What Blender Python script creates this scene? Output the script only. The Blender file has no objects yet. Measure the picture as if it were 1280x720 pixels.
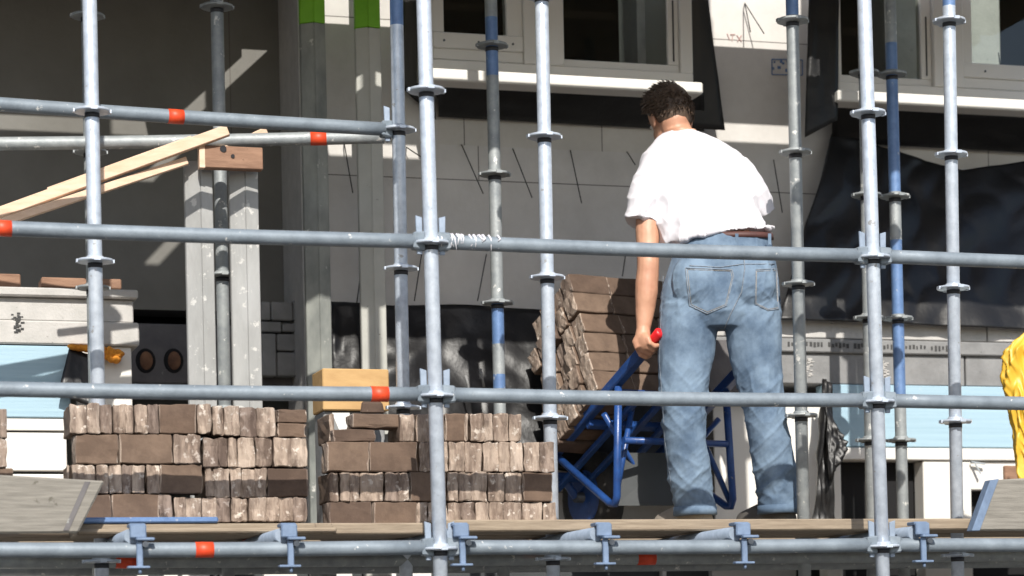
import bpy, bmesh, math, random
from mathutils import Vector, Matrix, noise
random.seed(7)
sc = bpy.context.scene
COL = sc.collection
R = math.radians
F = 3000.0            # focal length in photo pixels
RHO = 0.021           # camera roll
EYE = 1.6
A = R(16.7)           # facade turned against the picture plane
SD = Vector((math.cos(A), math.sin(A), 0)); ND = Vector((-math.sin(A), math.cos(A), 0)); ZD = Vector((0, 0, 1))
ORG = Vector((-0.232, 7.853, EYE))
KS, KZ = .15, .78      # sunlight: shift along the facade and drop, per metre of depth
ca, sa = math.cos(RHO), math.sin(RHO)

def L(s, d, z):            # facade frame: along, behind the front standards, above eye height
    return ORG + SD*s + ND*d + ZD*z
def ray(px, py):
    xc = (px-640)/F; yc = (840-py)/F
    return Vector((ca*xc + sa*yc, 1.0, -sa*xc + ca*yc))
CAM = Vector((0, 0, EYE))
def W(px, py, D):
    return CAM + ray(px, py)*D
def fp(px, py, d):         # hit on facade-parallel plane -> (s, z)
    r = ray(px, py)
    t = ((ORG + ND*d - CAM).dot(ND))/r.dot(ND)
    p = CAM + r*t - ORG
    return p.dot(SD), p.z
def P(px, py, d):
    s, z = fp(px, py, d); return L(s, d, z)
def S(px, d, py=400): return fp(px, py, d)[0]
def Z(px, py, d): return fp(px, py, d)[1]

# ------------------------------------------------------------------ materials
def newmat(name):
    m = bpy.data.materials.new(name); m.use_nodes = True
    nt = m.node_tree; b = nt.nodes['Principled BSDF']
    return m, nt, b
def link(nt, a, b): nt.links.new(a, b)
def nz(nt, scale, detail=4, rough=.55, stretch=None, frame=False):
    g = nt.nodes.new('ShaderNodeNewGeometry'); mp = nt.nodes.new('ShaderNodeMapping')
    mp.vector_type = 'TEXTURE' if frame else 'POINT'
    if frame: mp.inputs['Rotation'].default_value = (0, 0, A)
    link(nt, g.outputs['Position'], mp.inputs['Vector'])
    out = mp.outputs['Vector']
    if stretch:
        m2 = nt.nodes.new('ShaderNodeMapping'); m2.inputs['Scale'].default_value = stretch
        link(nt, out, m2.inputs['Vector']); out = m2.outputs['Vector']
    n = nt.nodes.new('ShaderNodeTexNoise'); n.inputs['Scale'].default_value = scale
    n.inputs['Detail'].default_value = detail; n.inputs['Roughness'].default_value = rough
    link(nt, out, n.inputs['Vector']); return n
def ramp(nt, src, stops):
    r = nt.nodes.new('ShaderNodeValToRGB'); e = r.color_ramp.elements
    while len(e) < len(stops): e.new(.5)
    for k, (p, c) in enumerate(stops):
        e[k].position = p; e[k].color = (*c, 1) if len(c) == 3 else c
    link(nt, src, r.inputs['Fac']); return r
def mixc(nt, fac, a, b, mode='MIX'):
    m = nt.nodes.new('ShaderNodeMix'); m.data_type = 'RGBA'; m.blend_type = mode
    for s, v in ((0, fac), (6, a), (7, b)):
        if hasattr(v, 'links') or isinstance(v, bpy.types.NodeSocket): link(nt, v, m.inputs[s])
        else: m.inputs[s].default_value = v if s == 0 else (*v, 1)
    return m.outputs[2]
def pm(name, c1, c2=None, scale=6, rough=.8, metal=0, bump=.15, bscale=60, stretch=None, spots=None, frame=False, rnd=0, lo=.3, hi=.7, dist=.004, spec=None):
    m, nt, b = newmat(name); c2 = c2 or tuple(x*.75 for x in c1)
    n = nz(nt, scale, 6, .6, stretch, frame)
    col = ramp(nt, n.outputs['Fac'], [(lo, c2), (hi, c1)]).outputs['Color']
    if spots:
        sc_, c3, th = spots
        n3 = nz(nt, sc_, 5, .65)
        f = ramp(nt, n3.outputs['Fac'], [(th, (0, 0, 0)), (th+.05, (1, 1, 1))]).outputs['Color']
        col = mixc(nt, f, col, c3)
    if rnd:
        oi = nt.nodes.new('ShaderNodeObjectInfo')
        rr = ramp(nt, oi.outputs['Random'], [(0, (1-rnd,)*3), (1, (1, 1, 1))]).outputs['Color']
        col = mixc(nt, 1.0, col, rr, 'MULTIPLY')
    link(nt, col, b.inputs['Base Color'])
    b.inputs['Roughness'].default_value = rough; b.inputs['Metallic'].default_value = metal
    if spec is not None: b.inputs['Specular IOR Level'].default_value = spec
    if bump:
        nb = nz(nt, bscale, 5, .6, stretch, frame); bp = nt.nodes.new('ShaderNodeBump')
        bp.inputs['Strength'].default_value = bump; bp.inputs['Distance'].default_value = dist
        link(nt, nb.outputs['Fac'], bp.inputs['Height']); link(nt, bp.outputs['Normal'], b.inputs['Normal'])
    return m
M = {}
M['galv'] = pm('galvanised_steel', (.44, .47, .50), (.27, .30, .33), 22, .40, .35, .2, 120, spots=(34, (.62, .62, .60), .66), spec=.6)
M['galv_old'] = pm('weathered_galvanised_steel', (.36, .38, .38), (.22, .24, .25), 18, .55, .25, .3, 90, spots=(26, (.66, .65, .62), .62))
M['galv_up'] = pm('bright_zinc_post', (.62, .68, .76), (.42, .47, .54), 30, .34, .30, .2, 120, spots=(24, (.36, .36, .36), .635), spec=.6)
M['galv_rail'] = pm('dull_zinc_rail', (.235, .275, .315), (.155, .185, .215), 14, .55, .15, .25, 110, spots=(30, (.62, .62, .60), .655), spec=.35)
M['wedgegrey'] = pm('pale_wedge_steel', (.30, .36, .45), (.22, .27, .34), 30, .5, .2, .1)
M['darksteel'] = pm('dark_steel', (.09, .10, .12), (.04, .05, .06), 20, .5, .4, .2)
M['bluepaint'] = pm('blue_painted_steel', (.14, .24, .44), (.09, .16, .32), 25, .45, .1, .2, 90, spots=(40, (.40, .43, .47), .64))
M['truckblue'] = pm('blue_barrow_enamel', (.022, .080, .28), (.014, .045, .16), 20, .32, 0, .2, 90, spots=(45, (.30, .30, .28), .68))
M['clampblue'] = pm('pale_blue_coupler', (.19, .26, .38), (.13, .18, .27), 30, .5, .2, .2)
M['collar'] = pm('black_joint', (.03, .03, .035), None, 20, .5)
M['redtape'] = pm('orange_red_tape', (.75, .075, .02), (.60, .05, .015), 30, .5, bump=.05)
M['redgrip'] = pm('red_rubber_grip', (.70, .015, .02), (.5, .01, .015), 30, .4, bump=.05)
M['pine'] = pm('fresh_pine', (.76, .56, .42), (.62, .42, .28), 9, .7, 0, .2, 50, (1, 6, 6))
M['oldwood'] = pm('weathered_plank', (.27, .252, .22), (.16, .148, .128), 8, .85, 0, .4, 40, (1, 7, 14), frame=True, spots=(14, (.12, .11, .09), .68))
M['deckwood'] = pm('scaffold_board', (.33, .265, .195), (.20, .155, .11), 8, .85, 0, .4, 40, (1, 7, 14), frame=True, spots=(18, (.15, .11, .08), .66))
M['redwood'] = pm('brown_timber', (.34, .20, .13), (.20, .11, .07), 9, .8, 0, .3, 50, (1, 6, 6), frame=True, spots=(10, (.10, .05, .03), .66))
M['yellowwood'] = pm('yellow_plywood', (.52, .33, .14), (.42, .25, .10), 7, .7, 0, .15, 50, (1, 5, 5))
M['greyboard'] = pm('grey_panel', (.05, .055, .058), (.035, .04, .042), 7, .6, 0, .15, 40, spots=(22, (.12, .12, .12), .7))
M['whiteframe'] = pm('white_window_paint', (.74, .72, .68), (.68, .66, .62), 3, .45, 0, .03, 60)
M['concrete'] = pm('pale_precast_concrete', (.52, .50, .48), (.42, .41, .39), 14, .9, 0, .5, 90, spots=(70, (.24, .23, .22), .66))
M['greyconc'] = pm('grey_concrete', (.26, .26, .26), (.18, .18, .18), 10, .9, 0, .5, 80, spots=(50, (.10, .10, .10), .67))
M['darkconc'] = pm('dark_masonry', (.16, .15, .15), (.09, .085, .09), 6, .9, 0, .5, 40, spots=(16, (.28, .28, .27), .66))
M['insul'] = pm('light_blue_insulation', (.36, .51, .60), (.30, .44, .53), 5, .7, 0, .3, 40, (.3, .3, 14), frame=True, spots=(9, (.42, .52, .57), .62))
M['foil'] = pm('black_plastic_foil', (.012, .0115, .012), (.008, .008, .009), 5, .42, 0, .35, 9, dist=.014, spots=(30, (.05, .05, .05), .72), spec=.45)
M['foam'] = pm('orange_foam', (.80, .33, .03), (.58, .20, .02), 18, .85, 0, .9, 45, dist=.012)
M['yellow'] = pm('yellow_raincoat', (.72, .45, .045), (.60, .35, .03), 5, .45, 0, .35, 30)
M['alu'] = pm('mortar_splashed_profile', (.42, .42, .41), (.30, .30, .29), 9, .6, .2, .3, 60, (1, 1, .4), spots=(22, (.58, .57, .54), .60))
M['creamcol'] = pm('cream_painted_column', (.50, .50, .46), (.40, .40, .37), 6, .6, 0, .15, 60, spots=(26, (.16, .15, .13), .66))
M['darkcol'] = pm('shade_toned_column_paint', (.33, .34, .31), (.12, .13, .125), 7, .6, 0, .2, 50, (1, 1, .5), spots=(18, (.55, .54, .5), .63))  # cream column toned down: the shade on its upper part is in the colour
M['green'] = pm('bright_green_paint', (.22, .55, .03), (.17, .45, .02), 8, .5, bump=.05)
M['ground'] = pm('sandy_ground', (.30, .29, .275), (.20, .19, .18), .8, .95, 0, .6, 6, dist=.05)
M['black'] = pm('painted_recess_dark', (.005, .005, .006), None, 3, .9, bump=0)  # near-black stands in for the darkness inside openings and slab holes
M['room'] = pm('darkened_room_plaster', (.035, .035, .03), None, 2, .9, bump=0)  # gloom of the rooms is put into this near-black colour
M['mark'] = pm('black_print', (.06, .06, .06), None, 40, .8, bump=0)
M['redmark'] = pm('red_crayon', (.50, .32, .30), None, 40, .8, bump=0)
M['wire'] = pm('dark_wire', (.05, .05, .05), None, 20, .5, .5, 0)
M['rubber'] = pm('black_rubber', (.02, .02, .02), (.05, .045, .04), 20, .8, 0, .3)
M['skin'] = pm('warm_skin', (.56, .31, .20), (.45, .22, .14), 9, .5, 0, .12, 90)  # the skin's own tone with slight random variation
M['hair'] = pm('dark_brown_hair', (.115, .076, .050), (.045, .028, .019), 60, .45, 0, .8, 160)
M['shirt'] = pm('white_cotton', (.66, .645, .68), (.62, .605, .645), 5, .9, 0, .1, 90)
M['denim'] = pm('faded_denim', (.180, .252, .340), (.075, .118, .180), 7, .9, 0, .35, 300, dist=.002, lo=.38, hi=.62)
M['stitch'] = pm('denim_seam', (.30, .33, .36), (.10, .13, .18), 60, .9, bump=.1)
M['leather'] = pm('brown_leather', (.09, .035, .03), None, 20, .6)
M['shoe'] = pm('grey_work_shoe', (.13, .12, .11), (.07, .065, .06), 15, .7, bump=.2)
M['beige'] = pm('beige_sole', (.38, .33, .27), None, 15, .8)
M['claystone'] = pm('rusty_fill', (.26, .13, .07), (.10, .05, .03), 14, .9, 0, .8, 30)

def wallmat(name, c1, c2, bw, bh, off=0, mort=(.16, .15, .14)):
    m, nt, b = newmat(name)
    g = nt.nodes.new('ShaderNodeNewGeometry'); mp = nt.nodes.new('ShaderNodeMapping'); mp.vector_type = 'TEXTURE'
    mp.inputs['Rotation'].default_value = (0, 0, A)
    link(nt, g.outputs['Position'], mp.inputs['Vector'])
    sp = nt.nodes.new('ShaderNodeSeparateXYZ'); link(nt, mp.outputs['Vector'], sp.inputs[0])
    cb = nt.nodes.new('ShaderNodeCombineXYZ'); link(nt, sp.outputs['X'], cb.inputs['X'])
    ad = nt.nodes.new('ShaderNodeMath'); ad.operation = 'ADD'; ad.inputs[1].default_value = off
    link(nt, sp.outputs['Z'], ad.inputs[0]); link(nt, ad.outputs[0], cb.inputs['Y'])
    br = nt.nodes.new('ShaderNodeTexBrick'); br.inputs['Scale'].default_value = 1
    br.inputs['Brick Width'].default_value = bw; br.inputs['Row Height'].default_value = bh
    br.inputs['Mortar Size'].default_value = .0025; br.inputs['Mortar Smooth'].default_value = .3
    br.inputs['Color1'].default_value = (*c1, 1); br.inputs['Color2'].default_value = (*c2, 1); br.inputs['Mortar'].default_value = (*mort, 1)
    link(nt, cb.outputs[0], br.inputs['Vector'])
    n = nz(nt, 2.2, 7, .65)
    f = ramp(nt, n.outputs['Fac'], [(.3, (.74, .73, .72)), (.7, (1, 1, 1))]).outputs['Color']
    col = mixc(nt, 1.0, br.outputs['Color'], f, 'MULTIPLY')
    link(nt, col, b.inputs['Base Color']); b.inputs['Roughness'].default_value = .92
    bp = nt.nodes.new('ShaderNodeBump'); bp.inputs['Strength'].default_value = .25; bp.inputs['Distance'].default_value = .004
    n2 = nz(nt, 50, 5); link(nt, n2.outputs['Fac'], bp.inputs['Height']); link(nt, bp.outputs['Normal'], b.inputs['Normal'])
    return m
M['wall'] = wallmat('aerated_concrete_panels', (.66, .64, .61), (.63, .61, .59), 1.9, .665, .29)
M['course'] = wallmat('aerated_concrete_blocks', (.66, .63, .58), (.60, .58, .54), .62, .6, .1)
M['greywall'] = wallmat('grey_board_cladding', (.20, .195, .18), (.185, .18, .165), .62, 4.0, 1.1, (.12, .11, .10))

def brickmats():
    out = []
    for nm, c1, c2, stretch, spots in (
        ('brown_brick_face', (.175, .120, .086), (.125, .084, .060), None, (60, (.28, .21, .16), .70)),
        ('split_brick_end', (.46, .37, .30), (.19, .14, .11), (1, 1, .22), (34, (.62, .55, .48), .585))):
        m, nt, b = newmat(nm)
        n = nz(nt, 26 if stretch else 12, 6, .7, stretch)
        col = ramp(nt, n.outputs['Fac'], [(.40, c2), (.60, c1)]).outputs['Color']
        n3 = nz(nt, spots[0], 5, .65)
        f = ramp(nt, n3.outputs['Fac'], [(spots[2], (0, 0, 0)), (spots[2]+.06, (1, 1, 1))]).outputs['Color']
        col = mixc(nt, f, col, spots[1])
        oi = nt.nodes.new('ShaderNodeObjectInfo')
        rr = ramp(nt, oi.outputs['Random'], [(0, (.52, .49, .50)), (.3, (.85, .82, .80)), (1, (1.0, 1.0, 1.0))]).outputs['Color']
        col = mixc(nt, 1.0, col, rr, 'MULTIPLY')
        link(nt, col, b.inputs['Base Color']); b.inputs['Roughness'].default_value = .92
        bp = nt.nodes.new('ShaderNodeBump'); bp.inputs['Strength'].default_value = .8 if stretch else .35
        bp.inputs['Distance'].default_value = .008 if stretch else .003
        n2 = nz(nt, 60 if stretch else 120, 6, .7, stretch); link(nt, n2.outputs['Fac'], bp.inputs['Height']); link(nt, bp.outputs['Normal'], b.inputs['Normal'])
        out.append(m)
    return out
M['brick'], M['brickend'] = brickmats()

m, nt, b = newmat('window_glass')
for n in list(nt.nodes):
    if n.type != 'OUTPUT_MATERIAL': nt.nodes.remove(n)
tr = nt.nodes.new('ShaderNodeBsdfTransparent'); tr.inputs[0].default_value = (.85, .88, .87, 1)
gl = nt.nodes.new('ShaderNodeBsdfGlossy'); gl.inputs['Roughness'].default_value = .03
fr = nt.nodes.new('ShaderNodeFresnel'); fr.inputs[0].default_value = 1.45
mx = nt.nodes.new('ShaderNodeMixShader'); link(nt, fr.outputs[0], mx.inputs[0]); link(nt, tr.outputs[0], mx.inputs[1]); link(nt, gl.outputs[0], mx.inputs[2])
link(nt, mx.outputs[0], nt.nodes['Material Output'].inputs[0]); M['glass'] = m

# ------------------------------------------------------------------ mesh builder
class MB:
    def __init__(self): self.bm = bmesh.new(); self.mi = 0
    def _mark(self, fs, smooth=False):
        for f in fs: f.material_index = self.mi; f.smooth = smooth
    def hexa(self, c, bevel=0):
        t = bmesh.new(); v = [t.verts.new(p) for p in c]
        for q in ((0, 3, 2, 1), (4, 5, 6, 7), (0, 1, 5, 4), (1, 2, 6, 5), (2, 3, 7, 6), (3, 0, 4, 7)): t.faces.new([v[i] for i in q])
        bmesh.ops.recalc_face_normals(t, faces=t.faces)
        if bevel: bmesh.ops.bevel(t, geom=list(t.edges), offset=bevel, segments=1, affect='EDGES')
        self.merge(t)
    def merge(self, t, smooth=None):
        for f in t.faces:
            f.material_index = self.mi
            if smooth is not None: f.smooth = smooth
        me = bpy.data.meshes.new('tmp'); t.to_mesh(me); t.free(); self.bm.from_mesh(me); bpy.data.meshes.remove(me)
    def box(self, s0, s1, d0, d1, z0, z1, bevel=0):     # in the facade frame
        self.hexa([L(s0, d0, z0), L(s1, d0, z0), L(s1, d1, z0), L(s0, d1, z0), L(s0, d0, z1), L(s1, d0, z1), L(s1, d1, z1), L(s0, d1, z1)], bevel)
    def beam(self, p0, p1, w, h, up=Vector((0, 0, 1)), bevel=0):
        a = (p1-p0).normalized(); x = a.cross(up)
        if x.length < 1e-4: x = a.cross(Vector((0, 1, 0)))
        x.normalize(); y = x.cross(a).normalized(); x = x*w/2; y = y*h/2
        self.hexa([p0-x-y, p0+x-y, p1+x-y, p1-x-y, p0-x+y, p0+x+y, p1+x+y, p1-x+y], bevel)
    def tube(self, pts, r, seg=16, cap=True, mids=None):
        pts = [Vector(p) for p in pts]; rs = r if isinstance(r, (list, tuple)) else [r]*len(pts)
        rings = []; x = None
        for i, p in enumerate(pts):
            t = (pts[min(i+1, len(pts)-1)]-pts[max(i-1, 0)]).normalized()
            if x is None:
                x = t.cross(Vector((0, 0, 1)));
                if x.length < .05: x = t.cross(Vector((0, 1, 0)))
            x = (x - t*x.dot(t)).normalized(); y = t.cross(x)
            rr = rs[i] if isinstance(rs[i], tuple) else (rs[i], rs[i])
            rings.append([self.bm.verts.new(p + x*math.cos(2*math.pi*k/seg)*rr[0] + y*math.sin(2*math.pi*k/seg)*rr[1]) for k in range(seg)])
        fs = []
        for i in range(len(rings)-1):
            for k in range(seg):
                f = self.bm.faces.new((rings[i][k], rings[i][(k+1) % seg], rings[i+1][(k+1) % seg], rings[i+1][k])); f.smooth = True
                f.material_index = mids[i] if mids else self.mi
                fs.append(f)
        if cap:
            for q in (rings[0], rings[-1]):
                f = self.bm.faces.new(q); f.material_index = self.mi
    def rings(self, rs, seg=24, smooth=True):            # loft of horizontal-ish ellipses: (centre, ux, uy) with vectors
        R_ = []
        for c, u, v in rs:
            R_.append([self.bm.verts.new(c + u*math.cos(2*math.pi*k/seg) + v*math.sin(2*math.pi*k/seg)) for k in range(seg)])
        for i in range(len(R_)-1):
            for k in range(seg):
                f = self.bm.faces.new((R_[i][k], R_[i][(k+1) % seg], R_[i+1][(k+1) % seg], R_[i+1][k])); f.smooth = smooth; f.material_index = self.mi
        for q in (R_[0], R_[-1]): f = self.bm.faces.new(q); f.material_index = self.mi
    def ell(self, c, a, b_, c_, rot=None, seg=20):
        t = bmesh.new(); bmesh.ops.create_uvsphere(t, u_segments=seg, v_segments=seg//2+2, radius=1)
        for v in t.verts:
            p = Vector((v.co.x*a, v.co.y*b_, v.co.z*c_))
            v.co = (rot @ p if rot else p) + c
        self.merge(t, True)
    def grid(self, fn, nu, nv, thick=.004):
        V = [[self.bm.verts.new(fn(i/nu, j/nv)) for i in range(nu+1)] for j in range(nv+1)]
        V2 = [[self.bm.verts.new(V[j][i].co + ND*thick) for i in range(nu+1)] for j in range(nv+1)]
        def q(a, b_, c, d):
            f = self.bm.faces.new((a, b_, c, d)); f.smooth = True; f.material_index = self.mi
        for j in range(nv):
            for i in range(nu):
                q(V[j][i], V[j][i+1], V[j+1][i+1], V[j+1][i]); q(V2[j][i], V2[j+1][i], V2[j+1][i+1], V2[j][i+1])
        for i in range(nu): q(V[0][i+1], V[0][i], V2[0][i], V2[0][i+1]); q(V[nv][i], V[nv][i+1], V2[nv][i+1], V2[nv][i])
        for j in range(nv): q(V[j][0], V[j+1][0], V2[j+1][0], V2[j][0]); q(V[j+1][nu], V[j][nu], V2[j][nu], V2[j+1][nu])
    def build(self, name, mats, parent=None, base=None, keepn=False):
        if not keepn: bmesh.ops.recalc_face_normals(self.bm, faces=self.bm.faces)
        me = bpy.data.meshes.new(name)
        if base is None:
            base = Vector(parent['_b']) if (parent is not None and '_b' in parent) else None
        if base is None:
            cs = [v.co for v in self.bm.verts]
            base = Vector((sum(c.x for c in cs)/len(cs), sum(c.y for c in cs)/len(cs), min(c.z for c in cs)))
        bmesh.ops.translate(self.bm, verts=self.bm.verts, vec=-base)
        self.bm.to_mesh(me); self.bm.free()
        for mt in (mats if isinstance(mats, (list, tuple)) else [mats]): me.materials.append(mt)
        o = bpy.data.objects.new(name, me); COL.objects.link(o)
        if parent is not None:
            o.parent = parent; o['_b'] = list(base)
        else:
            o.location = base; o['_b'] = list(base)
        return o
def thing(name, label, cat, base, group=None):
    o = bpy.data.objects.new(name, None); COL.objects.link(o); o.location = base; o['_b'] = list(base)
    o.empty_display_size = .1
    o['label'] = label; o['category'] = cat
    if group: o['group'] = group
    return o
def tag(o, label, cat, group=None):
    o['label'] = label; o['category'] = cat
    if group: o['group'] = group
    return o
def struct(o): o['kind'] = 'structure'; return o

# ------------------------------------------------------------------ ground
mb = MB(); n_ = 40
mb.grid(lambda u, v: Vector((-150+300*u, -120+300*v, .04*noise.noise(Vector((u*60, v*60, 0))))), n_, n_, 0)
bm = mb.bm
struct(mb.build('ground', M['ground'], base=Vector((0, 0, 0))))

# ------------------------------------------------------------------ scaffold standards
RT = .02415
def standard(px, d, zoff, y0, y1, zb, zt, label, mat='galv_up', blues=(), only_above=-9, kz=None):
    # post leans as in the photo between (px[0], y0) and (px[1], y1)
    sA, zA = fp(px[0], y0, d); sB, zB = fp(px[1], y1, d)
    def at(z): t = (z-zB)/(zA-zB); return L(sB+(sA-sB)*t, d, z)
    root = thing('scaffold_standard', label, 'scaffold post', at(zb), 'upright scaffold tubes')
    cuts = sorted({zb, zt} | {max(zb, min(zt, Z(px[0], y, d))) for bl in blues for y in bl})
    mids = []
    for a, b_ in zip(cuts, cuts[1:]):
        zc = (a+b_)/2; mids.append(1 if any(Z(px[0], bl[1], d) <= zc <= Z(px[0], bl[0], d) for bl in blues) else 0)
    mb = MB(); mb.tube([at(z) for z in cuts], RT, 20, mids=mids)
    mb.build('tube', [M[mat], M['bluepaint']], root)
    k = -6
    while True:
        z = zoff + .5*k; k += 1
        if z > min(zt, 2.75): break
        if z < max(zb+.02, -.3): continue
        ax = (at(z+.1)-at(z)).normalized(); c = at(z)
        mb = MB(); mb.tube([c-ax*.0045, c+ax*.0045], .060, 24)
        # notched rim: four small lugs make the disc read as a rosette
        for q in range(4):
            an = A + q*math.pi/2; dv = Vector((math.cos(an), math.sin(an), 0))
            mb.beam(c+dv*.052-ax*.001, c+dv*.0635-ax*.001, .022, .011)
        ro = mb.build('rosette', M[mat], root)
        mb = MB(); mb.tube([c-ax*.008, c-ax*.024], .0252, 20); mb.build('joint_ring', M['collar'], root)
        mb = MB(); mb.tube([c+ax*.0045, c+ax*.016], [.034, .027], 20); mb.build('weld_collar', M[mat], root)
    return at
ATT = {}
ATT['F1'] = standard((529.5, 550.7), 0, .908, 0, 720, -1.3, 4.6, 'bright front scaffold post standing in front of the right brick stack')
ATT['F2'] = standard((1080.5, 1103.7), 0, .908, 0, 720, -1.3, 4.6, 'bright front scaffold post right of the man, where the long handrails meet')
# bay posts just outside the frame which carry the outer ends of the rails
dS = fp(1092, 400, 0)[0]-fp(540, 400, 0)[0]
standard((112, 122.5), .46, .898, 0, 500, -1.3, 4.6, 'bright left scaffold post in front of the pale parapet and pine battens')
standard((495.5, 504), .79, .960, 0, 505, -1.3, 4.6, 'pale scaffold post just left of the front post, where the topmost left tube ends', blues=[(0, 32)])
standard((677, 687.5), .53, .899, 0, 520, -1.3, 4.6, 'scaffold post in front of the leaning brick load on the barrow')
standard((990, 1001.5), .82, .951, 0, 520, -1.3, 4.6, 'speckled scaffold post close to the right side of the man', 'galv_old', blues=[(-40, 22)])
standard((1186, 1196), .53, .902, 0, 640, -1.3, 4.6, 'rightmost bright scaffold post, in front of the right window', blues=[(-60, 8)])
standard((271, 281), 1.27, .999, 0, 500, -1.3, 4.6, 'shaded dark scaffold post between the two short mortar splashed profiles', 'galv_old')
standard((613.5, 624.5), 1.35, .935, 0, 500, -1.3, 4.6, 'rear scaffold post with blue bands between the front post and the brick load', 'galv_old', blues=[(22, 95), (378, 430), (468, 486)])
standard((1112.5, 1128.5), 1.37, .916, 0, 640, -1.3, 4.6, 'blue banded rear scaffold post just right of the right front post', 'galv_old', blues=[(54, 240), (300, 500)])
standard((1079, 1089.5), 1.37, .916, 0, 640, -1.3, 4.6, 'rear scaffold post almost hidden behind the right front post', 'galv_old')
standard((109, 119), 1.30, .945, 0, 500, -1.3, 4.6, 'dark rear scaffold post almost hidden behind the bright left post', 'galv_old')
s_l = fp(-70, 300, 0)[0]

# ------------------------------------------------------------------ ledgers and handrails
def head(root, c, sgn, dirv=SD, tall=True):
    mb = MB()
    mb.hexa([c+dirv*sgn*a+ND*b_*w+ZD*h for a, b_, w, h in ((.020, -1, .014, -.032), (.064, -1, .025, -.027), (.064, 1, .025, -.027), (.020, 1, .014, -.032),
             (.020, -1, .014, .032), (.064, -1, .025, .027), (.064, 1, .025, .027), (.020, 1, .014, .032))], .005)
    h = mb.build('ledger_head', M['galv_rail'], root)
    mb = MB(); c2 = c+dirv*sgn*.039
    mb.hexa([c2+dirv*sgn*a+ND*b_+ZD*z for a, b_, z in ((-.010, -.005, -.043), (.008, -.005, -.043), (.008, .005, -.043), (-.010, .005, -.043), (-.011, -.004, .078), (.012, -.004, .085), (.012, .004, .085), (-.011, .004, .078))], .002)
    mb.build('wedge', M['wedgegrey'], h)
def rail(name, label, p0, p1, tapes=(), h0=True, h1=True, mat='galv_rail', cat='scaffold tube', splat=()):
    root = thing(name, label, cat, (p0+p1)/2, 'level scaffold tubes')
    dv = (p1-p0).normalized(); a = p0+dv*(.05 if h0 else 0); b_ = p1-dv*(.05 if h1 else 0)
    n = 10; mb = MB(); mb.tube([a+(b_-a)*k/n + ZD*(-.004*math.sin(math.pi*k/n)) for k in range(n+1)], RT, 20)
    mb.build('tube', M[mat], root)
    if h0: head(root, p0, 1)
    if h1: head(root, p1, -1)
    for u, w in tapes:
        c = a+(b_-a)*u; mb = MB(); mb.tube([c-dv*w/2-ZD*.004*math.sin(math.pi*u), c+dv*w/2-ZD*.004*math.sin(math.pi*u)], RT+.0012, 20); mb.build('tape_band', M['redtape'], root)
    for u in splat:
        mb = MB(); c = a+(b_-a)*u+ZD*(RT-.004*math.sin(math.pi*u))
        rnd = random.Random(int(u*1000))
        for q in range(26):
            x = dv*rnd.uniform(-.14, .14); ll = rnd.uniform(.004, .04)
            o = c+x-ND*rnd.uniform(0, .016)
            mb.tube([o+ZD*.001, o-ND*.010-ZD*.012+dv*.006, o-ND*.012-ZD*(.012+ll)+dv*rnd.uniform(-.012, .02)], [.0045, .003, .0012], 6)
        mb.build('mortar_splash', M['shirt'], root)
    return root
sF1 = lambda z: (ATT['F1'](z)-ORG).dot(SD); sF2 = lambda z: (ATT['F2'](z)-ORG).dot(SD)
zr = {'upper': 1.408, 'middle': .908, 'deck level': .408}
for nm, z in zr.items():
    ztop = z+.005
    tl = {'upper': [(px, 3) for px in [5]], 'middle': [(472, 499)], 'deck level': [(249, 688)]}[nm]
    s0 = sF1(z)-1.62; s3 = sF2(z)+1.62
    def u_of(px, a, b_): return (S(px, 0, 400)-a-.05)/(b_-a-.1)
    tapes = [(max(.01, u_of(t[0], s0, sF1(z))), .058) for t in tl]
    rail('scaffold_ledger', f'{nm} front tube with a red tape band, left of the left front post', L(s0, 0, ztop), L(sF1(z), 0, ztop), tapes)
    rail('scaffold_ledger', f'{nm} front tube between the two front posts' + (', under the boards' if nm == 'deck level' else ', crossing in front of the man'),
         L(sF1(z), 0, ztop), L(sF2(z), 0, ztop), splat=(.055,) if nm == 'upper' else ())
    rail('scaffold_ledger', f'{nm} front tube, short stretch right of the right front post', L(sF2(z), 0, ztop), L(s3, 0, ztop))
# outer bay posts of the front row (just outside the photograph)
for q, s in (('left', sF1(.9)-1.62), ('right', sF2(.9)+1.62)):
    root = thing('scaffold_standard', f'front scaffold post one bay beyond the {q} edge of the photograph', 'scaffold post', L(s, 0, -1.6), 'upright scaffold tubes')
    mb = MB(); mb.tube([L(s, 0, -1.6), L(s, 0, 4.6)], RT, 16); mb.build('tube', M['galv'], root)
# upper left pair of tubes
d5 = .76
p0 = P(-60, 126, .66); p1 = P(497, 162.5, .79)
rail('scaffold_ledger', 'topmost left tube ending at the pale post, with an orange tape band', p0, p1, [(.50, .055)], h0=False)
p0 = P(-40, 180, 1.24); p1 = P(480, 171, .95)
rail('scaffold_ledger', 'second topmost left tube behind the battens, with a bright red tape band', p0, p1, [(.84, .058)], h0=False, h1=False, mat='galv_old')
# rear ledgers under the deck
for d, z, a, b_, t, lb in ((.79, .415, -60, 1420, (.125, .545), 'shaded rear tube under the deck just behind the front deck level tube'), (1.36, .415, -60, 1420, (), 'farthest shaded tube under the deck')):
    rail('scaffold_ledger', lb, L(S(a, d), d, z), L(S(b_, d), d, z), [(x, .07) for x in t], h0=False, h1=False, mat='galv_old')
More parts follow.
